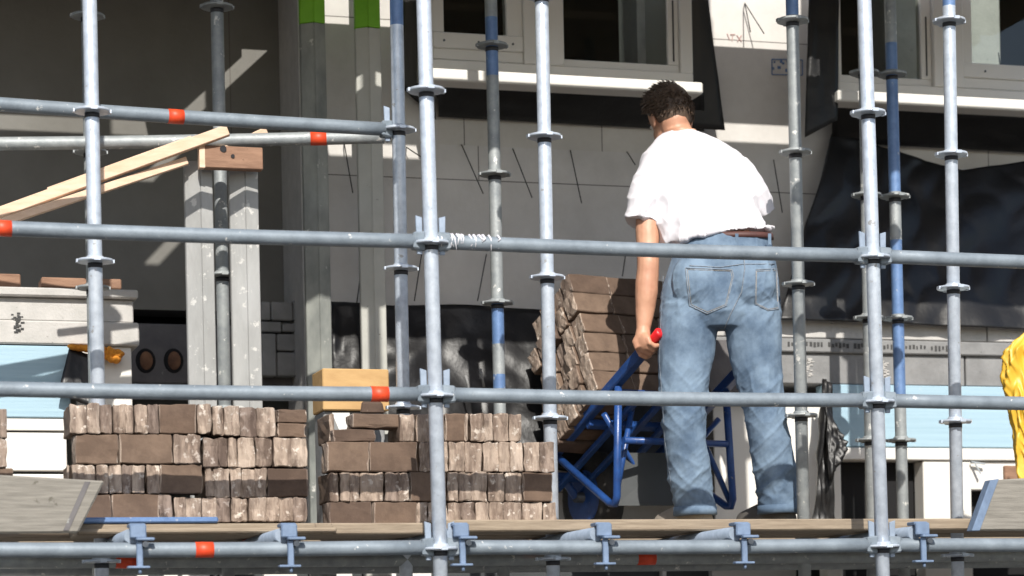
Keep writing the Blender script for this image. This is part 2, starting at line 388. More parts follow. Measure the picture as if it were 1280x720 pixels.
# front inner toe-level putlog tubes going back with blue couplers
ords = ['leftmost', 'second', 'third', 'fourth', 'fifth', 'sixth']
for i, px in enumerate((172, 360, 574, 752, 925, 1148)):
    s, _ = fp(px, 668, .0)
    zc = .455; c = L(s, 0.03, zc-.002)
    lb = ('rightmost' if i == 5 else ords[i])
    root = thing('transom_tube', f'{lb} short pale tube running back under the boards from the front ledger', 'scaffold tube', c, 'cross tubes under the deck')
    mb = MB(); mb.tube([L(s-.02, -.01, zc-.001), L(s-.025, 1.45, zc-.001)], RT, 18); mb.build('tube', M['wedgegrey'], root)
    if i in (1, 3, 5, 0):
        mb = MB(); mb.tube([L(s-.02, .42+.1*i, zc-.001), L(s-.021, .5+.1*i, zc-.001)], RT+.001, 18); mb.build('tape_band', M['redtape'], root)
    cp = thing('pipe_coupler', f'{lb} blue hanging coupler on the deck level front tube', 'coupler', L(s, -.03, .408), 'blue couplers on the deck level tube')
    mb = MB()
    mb.box(s-.030, s+.022, -.045, -.03, .444, .488, .004)
    mb.box(s-.030, s+.022, -.03, .03, .480, .492, .003)
    mb.box(s-.012, s+.046, -.06, -.03, .436, .446, .003)
    mb.build('jaw', M['clampblue'], cp)
    mb = MB(); mb.box(s-.010, s+.010, -.044, -.030, .352, .436, .003)
    mb.box(s-.040, s+.030, -.056, -.026, .349, .357, .002); mb.build('strap', M['clampblue'], cp)
    mb = MB(); mb.tube([L(s+.016, -.06, .424), L(s+.016, -.03, .424)], .010, 8); mb.build('bolt', M['darksteel'], cp)
    mb = MB(); mb.tube([L(s, -.040, .333), L(s, -.040, .349)], .006, 8); mb.build('bolt', M['clampblue'], cp)

# ------------------------------------------------------------------ deck boards
ZK = .524
def board(s0, s1, d0, d1, zt, th, label, mat='deckwood', name='scaffold_board', tilt=0, parent=None):
    mb = MB(); mb.box(s0, s1, d0, d1, zt-th, zt, .005)
    for v in mb.bm.verts: v.co.z += .0025*noise.noise(v.co*3)
    o = mb.build(name, M[mat]); return tag(o, label, 'board', 'boards of the working deck')
ss = S(534, .27); e0 = S(96, .27, 650); e1 = S(1420, .27)
board(e0, ss-.005, .27, .49, ZK-.012, .038, 'front deck board left of the front post, its pale edge under the brick stacks')
board(ss+.004, e1, .275, .495, ZK-.002, .040, 'front deck board right of the front post, its pale edge under the man')
board(S(94, .26, 641), S(268, .26), .262, .33, ZK+.008, .019, 'thin blue grey stained board lying under the left brick stack', 'bluepaint')
board(S(96, .26, 655), S(415, .26), .25, .265, ZK-.030, .016, 'thin rough lath under the front deck board at the left')
for k, (d0, d1) in enumerate(((.57, .765), (.86, 1.07), (1.085, 1.31), (1.40, 1.60), (1.61, 1.80))):
    board(S(-60, d0), S(1420, d0), d0, d1, ZK-.004*(k % 2), .042, f'working deck board, {["second", "third", "fourth", "fifth", "sixth"][k]} counted back from the front edge')

# two leaning edge boards
def toe(pts, d, th, label, mat):
    mb = MB(); q = [fp(x, y, d) for x, y in pts]
    mb.hexa([L(s, d, z) for s, z in q] + [L(s, d+th, z) for s, z in q], .006)
    return tag(mb.build('plank', M[mat]), label, 'plank')
pl = toe([(-60, 667), (98, 666), (131, 601), (-60, 590)], .12, .035, 'grey weathered plank with a slanting end in front of the left brick stack', 'oldwood')
mb = MB(); q = [fp(x, y, .1175) for x, y in ((79, 663), (86, 663), (113, 602), (106, 602))]
mb.hexa([L(s, .1175, z) for s, z in q]+[L(s, .1205, z) for s, z in q])
r_ = random.Random(3)
mb.build('stamped_strip', M['darkconc'], pl)
pr = toe([(1217, 663), (1340, 663), (1340, 594), (1240, 600)], .12, .035, 'grey knotty plank with a blue end at the right edge below the yellow raincoat', 'oldwood')
mb = MB(); q = [fp(x, y, .1165) for x, y in ((1215, 663.5), (1225, 663.5), (1249, 598.5), (1238, 600))]
mb.hexa([L(s, .1165, z) for s, z in q]+[L(s, .16, z) for s, z in q], .002); mb.build('painted_end', M['clampblue'], pr)

# ------------------------------------------------------------------ bricks
NW = ['first', 'second', 'third', 'fourth', 'fifth', 'sixth', 'seventh', 'eighth', 'ninth', 'tenth', 'eleventh', 'twelfth', 'thirteenth', 'fourteenth', 'fifteenth', 'sixteenth', 'seventeenth', 'eighteenth', 'nineteenth', 'twentieth']
def brick(c, ex, ey, ez, lx, ly, lz, end, label, group, rough=.004, ruf=1):
    # ex across the visible face, ey into the stack, ez up; end = axes whose faces are split ends
    t = bmesh.new(); bmesh.ops.create_cube(t, size=1)
    bmesh.ops.bevel(t, geom=list(t.edges), offset=.045, segments=1, affect='EDGES')
    bmesh.ops.subdivide_edges(t, edges=[e for e in t.edges if e.calc_length() > .5], cuts=3, use_grid_fill=True)
    sd = Vector((random.random()*50, random.random()*50, random.random()*50))
    for f in t.faces:
        n = f.normal
        f.material_index = 1 if abs(n[end]) > .6 else 0
    bev = .0032
    for v in t.verts:
        p = v.co.copy(); q = Vector((p.x*lx, p.y*ly, p.z*lz))
        for k, l in ((0, lx), (1, ly), (2, lz)):       # undo non-uniform bevel
            if .44 < abs(p[k]) < .499: q[k] = math.copysign(l/2-bev, p[k])
        nn = noise.noise_vector(q*26+sd); n2 = noise.noise_vector(q*70+sd)
        q += nn*rough + n2*rough*.45
        cn = sum(abs(p[k]) > .4 for k in range(3))
        if cn >= 2 and noise.noise(q*45+sd*2) > .22: q *= .955
        if abs(p[end]) > .43:
            dvv = noise.noise(Vector((q.x*60, q.y*60, q.z*14))+sd)*rough*2.2
            q[end] += math.copysign(1, p[end])*dvv
        v.co = ex*q.x + ey*q.y + ez*q.z
    me = bpy.data.meshes.new('brick'); t.to_mesh(me); t.free()
    me.materials.append(M['brick']); me.materials.append(M['brickend'])
    o = bpy.data.objects.new('brick', me); COL.objects.link(o); o.location = c
    o['label'] = label; o['category'] = 'brick'; o['group'] = group
    return o
DB = .335
def course(stack, cname, ytop, ybot, items, dd=0):
    # items: (x0, x1, kind, doff)
    n = len(items); items[0] = (items[0][0]+9,)+tuple(items[0][1:])
    for i, it in enumerate(items):
        x0, x1, kind = it[:3]; do = it[3] if len(it) > 3 else 0
        yt = it[4] if len(it) > 4 else ytop; yb = it[5] if len(it) > 5 else ybot
        d = DB+do+random.uniform(-.006, .006); xm = (x0+x1)/2
        s0, z1 = fp(x0, yt, d); s1, _ = fp(x1, yt, d); z0 = Z(xm, yb, d); z1 = Z(xm, yt, d)
        depth = .10 if kind == 's' else .19
        w = s1-s0-.0006; h = z1-z0-.0004; yaw = R(random.uniform(-2.5, 2.5))
        ex = SD*math.cos(yaw)+ND*math.sin(yaw); ey = ZD.cross(ex)
        c = L((s0+s1)/2, d+depth/2, (z0+z1)/2+random.uniform(-.0012, .0012))
        lab = f"{'brown smooth' if kind == 's' else 'pale split'} brick, {NW[i]} from left in {cname} course of the {stack}"
        brick(c, ex, ey, ZD, w, depth, h, 0 if kind == 's' else 1, lab, f'paving bricks of the {stack}', .0028 if kind == 's' else .0042)
def split(x0, x1, n, kind='h', *a):
    ws = [random.uniform(.7, 1.3) for _ in range(n)]; t = sum(ws); out = []; x = x0
    for w in ws: out.append((x, x+(x1-x0)*w/t, kind, *a)); x += (x1-x0)*w/t
    return out
LS = 'left brick stack'; RS = 'right brick stack'
course(LS, 'top', 505, 542, [(78, 108, 'h')]+split(109, 140, 2)+split(140, 168, 2)+split(168, 198, 2)+[(199, 245, 's'), (246, 264, 'h', .01)]+split(265, 299, 2, 'h', .02, 507, 544)+[(300, 322, 'h', .03, 509, 546), (322, 345, 'h', .03, 509, 546), (346, 383, 's', .035, 511, 528), (346, 383, 's', .03, 529, 546)])
course(LS, 'second', 543, 580, [(84, 147.5, 's'), (148.5, 215, 's'), (216, 234, 'h'), (235, 252, 'h')]+split(254, 297, 3, 'h', .02, 547, 584)+[(298, 320, 'h', .02, 547, 584), (320, 341, 'h', .04, 547, 584)]+split(342, 385, 2, 'h', .02, 547, 584))
course(LS, 'third', 581, 617, split(76, 105, 2)+split(105, 135, 2)+[(135, 151, 'h'), (151, 166, 'h')]+split(166, 198, 2)+[(199, 253, 's', .01), (255, 267, 'h', .02, 584, 621)]+split(268, 334, 4, 'h', .02, 585, 622)+[(335, 384, 's', .02, 586, 622)])
course(LS, 'bottom', 618, 650, [(78, 138, 's'), (139, 198, 's'), (199, 216, 'h')]+split(217, 385, 9, 'h', .02, 622, 652))
course(RS, 'top', 517, 552, [(402, 417, 'h', .06), (417, 470, 's', .01, 536, 552), (440, 499, 's', .02, 517, 534.5), (500, 519, 'h')]+split(519, 555, 2)+[(556, 581, 's', .0)]+split(582, 586, 1)+split(586, 652, 4))
course(RS, 'second', 552.5, 590, [(400, 461, 's'), (462, 522, 's'), (523, 536, 'h')]+split(536, 580, 2)+[(581, 602, 'h')]+split(603, 654, 3)+split(655, 694, 2))
course(RS, 'third', 590.5, 627, [(403, 423, 'h'), (424, 436, 'h'), (436, 450, 'h'), (451, 480, 'h')]+split(480, 512, 2)+[(513, 557, 's')]+split(558, 652, 5)+[(653, 690, 's')])
course(RS, 'bottom', 627.5, 660, [(402, 465, 's'), (466, 520, 's')]+split(521, 695, 9))
# sliver of a third stack at the left edge
course('stack at left edge', 'top', 511, 547, [(-24, 8, 'h')]); course('stack at left edge', 'second', 548, 584, [(-24, 9, 'h')]); course('stack at left edge', 'third', 585, 621, [(-24, 16, 's')]); course('stack at left edge', 'bottom', 622, 655, [(-24, 16, 's')])

# ------------------------------------------------------------------ barrow with its leaning load
sl = R(27)
FH = Vector((-math.sin(R(31)), math.cos(R(31)), 0)); RV = Vector((math.cos(R(31)), math.sin(R(31)), 0))
FW = FH*math.cos(sl) - ZD*math.sin(sl); UP = FH*math.sin(sl) + ZD*math.cos(sl)
HL = W(812, 430, 9.22)
def Q(t, u, r): return HL + FW*t + UP*u + RV*r
WB = thing('brick_barrow', 'blue tubular brick barrow with red grips, lifted by the man and loaded with bricks', 'wheelbarrow', Q(.7, -.6, .27))
def part(nm, mat, fn, parent=WB):
    mb = MB(); fn(mb); return mb.build(nm, M[mat], parent)
for r in (0, .52):
    hb = part('handle_bar', 'truckblue', lambda m_: m_.beam(Q(.02, 0, r), Q(1.02, 0, r), .042, .042, UP, .005))
    part('grip', 'redgrip', lambda m_: m_.tube([Q(-.085, 0, r), Q(-.078, 0, r), Q(-.02, 0, r), Q(.03, 0, r)], [.012, .021, .018, .018], 16), hb)
    ft = Q(.53, -.42, r+(.02 if r == 0 else .07))
    tp = Q(.26, -.02, r); fr_ = Q(.78, -.02, r)
    def leg(m_):
        m_.tube([tp, tp+(ft-tp)*.9, ft+(tp-ft)*.03+(fr_-ft)*.03, ft+(fr_-ft)*.1, fr_], .0155, 14)
    part('leg', 'truckblue', leg)
    part('leg', 'truckblue', lambda m_: m_.tube([Q(.36, -.02, r+(.13 if r == 0 else -.13)), ft+(UP*.03)], .012, 12))
for t in (.30, .52, .92):
    part('cross_bar', 'truckblue', lambda m_: m_.beam(Q(t, -.03, 0), Q(t, -.03, .56), .034, .03, UP, .004))
part('cross_bar', 'truckblue', lambda m_: m_.tube([Q(.37, -.2, .03), Q(.37, -.2, .53)], .014, 12))
part('cross_bar', 'truckblue', lambda m_: m_.tube([Q(.40, -.06, .0), Q(.62, -.30, .28), Q(.40, -.06, .56)], .012, 12))
def rack(m_):
    for r in (.10, .22, .34, .46): m_.beam(Q(.28, -.055, r), Q(.98, -.055, r), .03, .02, UP, .003)
part('load_rack', 'truckblue', rack)
wc = Q(1.0, -.12, .27); wc.z = EYE + ZK + .20
wh = part('wheel', 'rubber', lambda m_: [m_.tube([wc+RV*a for a in (-.045, -.03, .03, .045)], [.16, .195, .195, .16], 32)])
part('rim', 'truckblue', lambda m_: m_.tube([wc-RV*.052, wc+RV*.052], .115, 28), wh)
part('hub', 'darksteel', lambda m_: m_.tube([wc-RV*.09, wc+RV*.09], .022, 14), wh)
for r in (.13, .41): part('fork', 'truckblue', lambda m_: m_.beam(Q(.95, -.03, r), wc+RV*(r-.27)*.6, .03, .02, UP, .003))
part('splash_panel', 'greyboard', lambda m_: m_.hexa([W(768, 632, 9.60), W(850, 632, 9.64), W(850, 566, 9.66), W(782, 566, 9.62), W(768, 632, 9.61), W(850, 632, 9.65), W(850, 566, 9.67), W(782, 566, 9.63)]))
# load
T0, U0 = .345, .015
rows = 6; bh = .0945; bw = .073
LG = 'bricks loaded on the barrow'
rown = ['bottom', 'second lowest', 'third lowest', 'third highest', 'second highest', 'top']
for j in range(rows):
    roff = random.uniform(-.012, .012) + .006*(j-3)
    for i in range(5):
        for k in range(3):
            if not (k == 0 or i == 0 or j == rows-1): continue
            if j == rows-1 and i > 3: continue
            r0 = k*.19 + roff - .02
            t0 = T0 + i*(bw+.007) + (random.uniform(-.004, .004))
            extra = random.uniform(-.020, .010) if k == 0 and i > 0 else random.uniform(-.004, .004)
            yaw = R(random.uniform(-3, 3)) if i else R(random.uniform(-1, 1))
            ex = (RV*math.cos(yaw)+FW*math.sin(yaw)).normalized(); ey = UP.cross(ex).normalized()
            c = Q(t0+bw/2, U0+bh*(j+.5)-(.012*i if k == 0 else 0), r0+.095+extra)
            lab = f"barrow load brick, {rown[j]} layer, {NW[i]} row from the man, {['left end', 'middle', 'right end'][k]}"
            if i > 3 and j in (1, 4) and k == 0: pass
            brick(c, ex, ey, UP, .186, bw, bh-.0045, 0, lab, LG, .0022, .6)

# ------------------------------------------------------------------ building
BD = thing('apartment_building', 'unfinished apartment block of pale aerated concrete with white windows behind the scaffold', 'building', L(3, 2.4, -1.6))
def bpart(nm, mat, fn, parent=BD):
    mb = MB(); fn(mb); return mb.build(nm, M[mat], parent)
DW = 2.25
sC = S(383, DW); sR = S(1280, DW)+3.2
w1a, w1b = S(545, DW, 60), S(862, DW, 60); w2a, w2b = S(1048, DW, 60), S(1500, DW, 60)
zs = Z(700, 130, DW); zt = zs+1.45
def mainwall(m_):
    m_.box(sC, sR, DW, DW+.25, -1.6, Z(700, 187, DW))
    m_.box(sC, w1a, DW, DW+.25, Z(700, 187, DW)+.0, zt); m_.box(w1b, w2a, DW, DW+.25, Z(700, 187, DW), zt); m_.box(w2b, sR, DW, DW+.25, Z(700, 187, DW), zt)
    m_.box(sC, sR, DW, DW+.25, zt, 5.6)
bpart('wall', 'wall', mainwall)
zc0 = Z(700, 187, DW); 
bpart('wall', 'course', lambda m_: (m_.box(w1a, w1b, DW+.002, DW+.248, zc0, zs), m_.box(w2a, w2b, DW+.002, DW+.248, zc0, zs)))
# recess at the left with darker boards
DL = 2.65
bpart('wall', 'greywall', lambda m_: (m_.box(S(-500, DL), sC-.002, DL, DL+.2, Z(100, 385, DL), 5.6)))
bpart('wall', 'wall', lambda m_: m_.box(sC+.004, sC+.2, DW+.252, DL+.2, -1.6, 5.6))
bpart('shade_slab', 'greyconc', lambda m_: (m_.box(S(-500, DL), sC-.03, 2.22, 5.2, 3.047, 3.25)))  # unseen slab, added over the recess to keep light off its wall
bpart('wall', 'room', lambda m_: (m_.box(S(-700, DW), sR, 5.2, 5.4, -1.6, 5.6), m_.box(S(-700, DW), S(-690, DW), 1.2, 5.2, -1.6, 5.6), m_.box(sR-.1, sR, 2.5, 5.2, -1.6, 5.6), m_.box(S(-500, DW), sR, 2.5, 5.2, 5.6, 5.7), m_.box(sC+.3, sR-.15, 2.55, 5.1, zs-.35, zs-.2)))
bpart('ground_floor_front', 'greyboard', lambda m_: m_.box(S(-500, 2.2), sR-.2, 2.19, 2.245, -1.6, .50))  # added front: the darkness of the lower storey is put into its colour
for q, (xa, xb, yt) in enumerate(((20, 40, 716), (50, 62, 716), (78, 110, 713), (146, 185, 714), (205, 222, 714), (228, 262, 714), (276, 292, 715), (330, 371, 715), (389, 440, 714), (457, 495, 714), (515, 539, 713), (890, 995, 712), (1155, 1182, 712), (828, 833, 712))):
    bpart('pale_panel', 'whiteframe', lambda m_: m_.box(S(xa, 2.15, 715), S(xb, 2.15, 715), 2.15, 2.188, -1.2, Z((xa+xb)/2, yt, 2.15)))
# pale strip down the corner
bpart('corner_trim', 'concrete', lambda m_: m_.box(sC-.012, sC+.004, DW-.006, DL-.004, -.2, 4.5))

def window(px0, px1, mull, lw, leftpane_low):
    dF = 1.975
    s0, s1 = S(px0, dF, 60), S(px1, dF, 60)
    pm_ = (px0+px1)/2
    zb = Z(700, 97, dF); zt_ = zb+1.5
    fr = bpart('window', 'whiteframe', lambda m_: (
        m_.box(s0, s1, dF, dF+.09, zb, zb+.05, .004), m_.box(s0, s0+lw, dF+.001, dF+.089, zb+.05, zt_, .003), m_.box(s1-.055, s1, dF+.001, dF+.089, zb+.05, zt_, .003),
        m_.box(s0, s1, dF, dF+.09, zt_, zt_+.06, .004)))
    sm0, sm1 = S(mull[0], dF, 60), S(mull[1], dF, 60)
    bpart('mullion', 'whiteframe', lambda m_: (m_.box(sm0, sm1, dF-.004, dF+.085, zb+.05, zt_, .004)), fr)
    bpart('sill', 'whiteframe', lambda m_: (m_.box(s0-.03, s1+.02, dF-.06, dF+.06, zb-.052, zb-.003, .006)), fr)
    # reveal lining to the wall
    bpart('reveal', 'whiteframe', lambda m_: (m_.box(s1-.02, s1-.002, dF+.091, DW+.25, zb, zt_), m_.box(s0+.002, s0+.02, dF+.091, DW+.25, zb, zt_), m_.box(s0+.02, s1-.02, dF+.091, DW+.25, zb-.02, zb+.01)), fr)
    for (a, b_, low) in ((s0+lw, sm0, leftpane_low[0]), (sm1, s1-.055, leftpane_low[1])):
        if low: # opening sash: wide lower rail and stiles
            sh = bpart('sash', 'whiteframe', lambda m_: (m_.box(a, b_, dF+.012, dF+.075, zb+.052, zb+.10, .004), m_.box(a, b_, dF+.004, dF+.06, zb+.10, zb+.165, .004),
                m_.box(a, a+.05, dF+.012, dF+.07, zb+.165, zt_, .003), m_.box(b_-.07, b_, dF+.012, dF+.07, zb+.165, zt_, .003)), fr)
            bpart('pane', 'glass', lambda m_: m_.box(a+.05, b_-.07, dF+.035, dF+.04, zb+.165, zt_), fr)
            [bpart('screw', 'darksteel', lambda m_: m_.tube([L(a+(b_-a)*q, dF+.001, zb+.13), L(a+(b_-a)*q, dF+.006, zb+.13)], .005, 8), sh) for q in (.12, .5, .88)]
        else:
            bpart('sash', 'whiteframe', lambda m_: (m_.box(a, b_, dF+.022, dF+.07, zb+.052, zb+.085, .004), m_.box(b_-.05, b_, dF+.022, dF+.07, zb+.085, zt_, .003)), fr)
            bpart('pane', 'glass', lambda m_: m_.box(a, b_-.05, dF+.04, dF+.045, zb+.085, zt_), fr)
            bpart('closing_strip', 'mark', lambda m_: m_.box(b_-.028, b_-.022, dF+.018, dF+.0215, zb+.1, zb+.36), fr)
window(536, 866, (655, 705), .02, (True, False))
window(1047, 1440, (1167, 1204), .018, (False, True))
# pier seen through the windows
def pier(px0, px1): 
    return bpart('wall', 'concrete', lambda m_: m_.box(S(px0, 2.75, 60), S(px1, 2.75, 60), 2.75, 3.0, 1.9, 5.5))
pier(1117, 1250); pier(797, 850)

# floor band, right part and left parapet
def band(m_, a, b_, d0, y0, y1, ref, dd=.3, bev=.006):
    m_.box(a, b_, d0, d0+dd, Z(ref, y1, d0), Z(ref, y0, d0), bev)
RB = thing('floor_edge_band', 'long precast floor edge with printed marks behind the right posts', 'concrete beam', L(S(1100, 1.85), 1.85, .9))
a0, a1 = S(880, 1.85), S(1900, 1.85)
mb = MB()
for k in range(9):
    x0 = a0+(a1-a0)*k/9; x1 = a0+(a1-a0)*(k+1)/9-.006
    mb.box(x0, x1, 1.93, 2.2, Z(1100, 424, 1.93), Z(1100, 402, 1.93), .003)
mb.build('tile_course', M['concrete'], RB)
mb = MB(); mb.box(a0, a1, 1.86, 2.2, Z(1100, 442, 1.86), Z(1100, 425, 1.86), .005); mb.build('ledge', M['greyconc'], RB)
mb = MB(); mb.box(a0, S(1207, 1.86), 1.88, 2.2, Z(1100, 481, 1.88), Z(1100, 442.5, 1.88), .004); mb.box(S(1209, 1.86), a1, 1.88, 2.2, Z(1100, 481, 1.88), Z(1100, 442.5, 1.88), .004); mb.build('block', M['greyconc'], RB)
r_ = random.Random(5)
for px, py in ((1011, 461), (1106, 463)):
    mb = MB()
    for q in range(16):
        x = px-4+8*r_.random(); y = py-11+22*q/16; s, z = fp(x, y, 1.876)
        mb.box(s-.008*r_.random()-.003, s+.012*r_.random()+.002, 1.876, 1.8795, z, z+.004+.004*r_.random())
    mb.build('printed_mark', M['concrete'], RB)
mb = MB()
for q in range(44):
    px = 985+q*4.6; s, z = fp(px, 434+.06*(px-1100)*.5, 1.856)
    if q % 7 == 3: continue
    mb.box(s, s+.006+.006*r_.random(), 1.857, 1.8595, z-.01*r_.random(), z+.008+.008*r_.random())
mb.build('printed_mark', M['mark'], RB)
# blue insulation right, white frame below
def sheet(name, label, cat, x0, x1, y0, y1, d, th, mat, ref=None, group=None):
    mb = MB(); ref = ref or (x0+x1)/2
    mb.box(S(x0, d, (y0+y1)/2), S(x1, d, (y0+y1)/2), d, d+th, Z(ref, y1, d), Z(ref, y0, d), .004)
    return tag(mb.build(name, M[mat]), label, cat, group)
sheet('insulation_board', 'light blue insulation board under the right floor edge', 'insulation', 1030, 1420, 482, 559, 1.87, .08, 'insul', 1150)
GF = thing('ground_floor_window', 'white ground floor window frame with a dark opening at the right below the blue insulation', 'window', L(S(1150, 1.86), 1.86, -.4))
mb = MB(); zl = -.35
d = 1.86
mb.box(S(1030, d, 566), S(1420, d, 566), d, d+.12, Z(1150, 575, d), Z(1150, 560, d), .004)
mb.box(S(1034, d, 610), S(1053, d, 610), d+.01, d+.1, zl, Z(1150, 576, d), .004)
mb.box(S(1156, d, 610), S(1216, d, 610), d+.012, d+.1, zl, Z(1150, 576, d), .004)
mb.box(S(1216, d, 610), S(1420, d, 610), d+.02, d+.1, Z(1250, 612, d), Z(1150, 576, d), .004)
mb.build('frame', M['whiteframe'], GF)
mb = MB(); mb.box(S(1053, d, 610), S(1156, d, 610), d+.11, d+.14, zl, Z(1150, 576, d)); mb.box(S(1216, d, 610), S(1420, d, 610), d+.11, d+.14, zl, Z(1250, 612, d)); mb.build('opening', M['black'], GF)  # black panels close the openings, their colour stands in for room darkness
mb = MB(); mb.beam(P(1218, 578, d-.01), P(1226, 592, d-.02), .012, .006); mb.beam(P(1214, 577, d-.01), P(1231, 580, d-.01), .012, .006); mb.build('bracket', M['galv'], GF)
# white panel behind the man's legs
sheet('door_panel', 'white lit panel seen between the legs of the man', 'panel', 893, 1034, 497, 700, 1.90, .06, 'whiteframe')
sheet('stone_block', 'rough grey stone block seen between the thighs of the man', 'stone block', 884, 960, 425, 494, 1.80, .09, 'darkconc')
sheet('gutter_strip', 'dark curved rubber strip behind the left leg of the man', 'strip', 872, 893, 497, 668, 1.78, .04, 'rubber')
sheet('wooden_board', 'small brown board at the right edge beside the yellow raincoat', 'board', 1256, 1290, 582, 600, 1.7, .02, 'redwood')

# left parapet
PP = thing('parapet_block', 'pale precast parapet block with a printed mark at the left edge', 'concrete block', L(S(80, 1.7), 1.7, .9))
d = 1.72
mb = MB(); mb.box(S(-500, d, 366), S(172, d, 366), d-.02, d+.4, Z(80, 372, d), Z(80, 361, d), .006); mb.build('coping', M['concrete'], PP)
mb = MB(); mb.box(S(-500, d, 380), S(167, d, 380), d+.012, d+.4, Z(80, 401, d), Z(80, 372.5, d), .004); mb.box(S(-500, d, 420), S(174, d, 420), d-.004, d+.4, Z(80, 431, d), Z(80, 401.5, d), .006)
mb.build('block', M['concrete'], PP)
mb = MB()
for q in range(18):
    x = 14+12*r_.random(); y = 393+24*q/18; s, z = fp(x, y, d-.009)
    mb.box(s, s+.008+.014*r_.random(), d-.0085, d-.0045, z, z+.004+.004*r_.random())
mb.build('printed_mark', M['mark'], PP)
sheet('insulation_board', 'light blue insulation board under the left parapet', 'insulation', -300, 88, 432, 522, d, .1, 'insul', 40)
LF = thing('white_wall_panel', 'white painted panels under the blue insulation at the left edge', 'panel', L(S(60, d), d, 0))
mb = MB(); mb.box(S(-300, d, 530), S(88, d, 530), d+.006, d+.1, Z(40, 538, d), Z(40, 523, d), .003); mb.box(S(-300, d, 560), S(84, d, 560), d+.016, d+.1, Z(40, 588, d), Z(40, 540, d), .003)
mb.box(S(-300, d, 660), S(84, d, 660), d+.02, d+.1, -.5, Z(40, 592, d), .003); mb.build('panel', M['whiteframe'], LF)
mb = MB(); mb.box(S(96, d, 480), S(166, d, 480), d+.02, d+.35, -.3, Z(130, 432, d), .004); mb.build('end_panel', M['whiteframe'], LF)

# foils
def foil(name, label, top, bot, d0, d1, nu=36, nv=22, amp=.03, freq=3.0, seed=0, fold=0, cat='plastic foil', mat='foil'):
    def lerp(pl, u):
        n = len(pl)-1; k = min(int(u*n), n-1); f = u*n-k
        return (pl[k][0]*(1-f)+pl[k+1][0]*f, pl[k][1]*(1-f)+pl[k+1][1]*f)
    def fn(u, v):
        a = lerp(top, u); b_ = lerp(bot, u); x = a[0]*(1-v)+b_[0]*v; y = a[1]*(1-v)+b_[1]*v
        d = d0+(d1-d0)*v
        p = P(x, y, d); q = Vector((u*freq*1.6, v*freq*.7, seed))
        h = noise.noise(q)*amp + abs(noise.noise(q*2.3+Vector((5, 0, 0))))*amp*.5
        h += fold*math.sin((u*1.2+v*1.0)*14+3*noise.noise(q*.8))*math.sin(math.pi*min(1, max(0, v)))
        return p - ND*abs(h)
    mb = MB(); mb.grid(fn, nu, nv, .003)
    return tag(mb.build(name, M[mat]), label, cat, 'black foils on the facade' if mat == 'foil' else None)
foil('plastic_foil', 'black membrane strip under the sill of the window above the man', [(548, 98), (880, 116)], [(548, 146), (880, 164)], 2.06, 2.23, 40, 8, .012, 4, 1)
foil('plastic_foil', 'narrow black membrane flaring out at the bottom right of the window above the man', [(862, -40), (880, -38)], [(862, 160), (906, 163)], 2.05, 2.15, 6, 26, .012, 2, 2)
bpy.data.objects[-1] if False else None
foil('plastic_foil', 'black membrane left of the window, seen between two posts', [(506, -60), (524, -60)], [(500, 108), (545, 150)], 2.12, 2.2, 6, 20, .012, 3, 3)
foil('plastic_foil', 'upright black membrane strip between the two windows beside the speckled post', [(1012, -60), (1048, -60)], [(1006, 172), (1047, 150)], 1.98, 1.95, 8, 26, .02, 3, 4)
foil('plastic_foil', 'black membrane strip under the sill of the right window', [(1040, 128), (1420, 152)], [(1040, 178), (1420, 198)], 2.05, 2.22, 40, 8, .012, 4, 5)
foil('plastic_foil', 'large creased black sheet hanging on the wall behind the right posts', [(1040, 165), (1090, 180), (1140, 196), (1200, 214), (1290, 200), (1420, 190)], [(972, 400), (1050, 402), (1130, 405), (1200, 409), (1290, 412), (1420, 416)], 2.2, 1.88, 90, 60, .05, 2.6, 6, .012)
foil('plastic_foil', 'black sheet covering the foot of the wall behind the right brick stack', [(414, 377), (480, 382), (560, 381), (660, 386), (760, 392), (890, 398)], [(414, 560), (480, 570), (560, 575), (660, 580), (760, 600), (890, 620)], 2.2, 1.95, 60, 30, .06, 3.5, 7, .006)
foil('plastic_foil', 'small black flap hanging below the left parapet', [(87, 433), (116, 446)], [(72, 492), (122, 512)], 1.70, 1.66, 10, 10, .012, 2, 8)
foil('plastic_foil', 'crumpled black foil strip hanging beside the door panel at the right of the man', [(1026, 474), (1040, 480)], [(1012, 700), (1042, 690)], 1.74, 1.72, 10, 30, .07, 4, 9, .02)
foil('plastic_foil', 'loose corner of black foil flapping in front of the blue insulation', [(1030, 500), (1046, 535)], [(1036, 600), (1060, 562)], 1.70, 1.64, 10, 12, .05, 3, 12, .015)
for x, y in ((582, 478), (600, 470)):
    mb = MB(); mb.tube([P(x, y-8, 1.93), P(x+3, y+2, 1.91), P(x+5, y+14, 1.92)], [.008, .004, .006], 8)
    tag(mb.build('foil_shred', M['greyconc']), f'small shiny shred of clear foil on the black sheet, {"left" if x < 590 else "right"} of two', 'foil scrap', 'clear foil shreds')

# dark masonry behind the left posts
HB = thing('hollow_core_slab', 'dark hollow core slab end with rusty round holes under the grey wall', 'concrete slab', L(S(240, 2.5), 2.5, .8))
d = 2.5
mb = MB(); mb.box(S(-200, d), S(384, d), d, d+.6, Z(220, 480, d), Z(220, 405, d), .006); mb.build('slab', M['darkconc'], HB)
for x in (182, 217, 250, 338):
    mb = MB(); yc = 451 if x < 300 else 429
    p = P(x, yc, d); rr = .042
    mb.tube([p-ND*.004, p-ND*.001], [(rr*.9, rr*1.15), (rr, rr*1.25)], 18); mb.build('hole', M['black'], HB)  # black disc on the slab face, the dark depth of the hole is painted
    mb = MB(); mb.ell(p-ND*.001, rr*.72, .015, rr*.95); mb.build('hole_fill', M['claystone'], HB)
UW = thing('block_wall', 'rough dark block wall low in the recess between the short profile and the mottled column', 'wall', L(S(340, 2.44), 2.44, .5))
mb = MB()
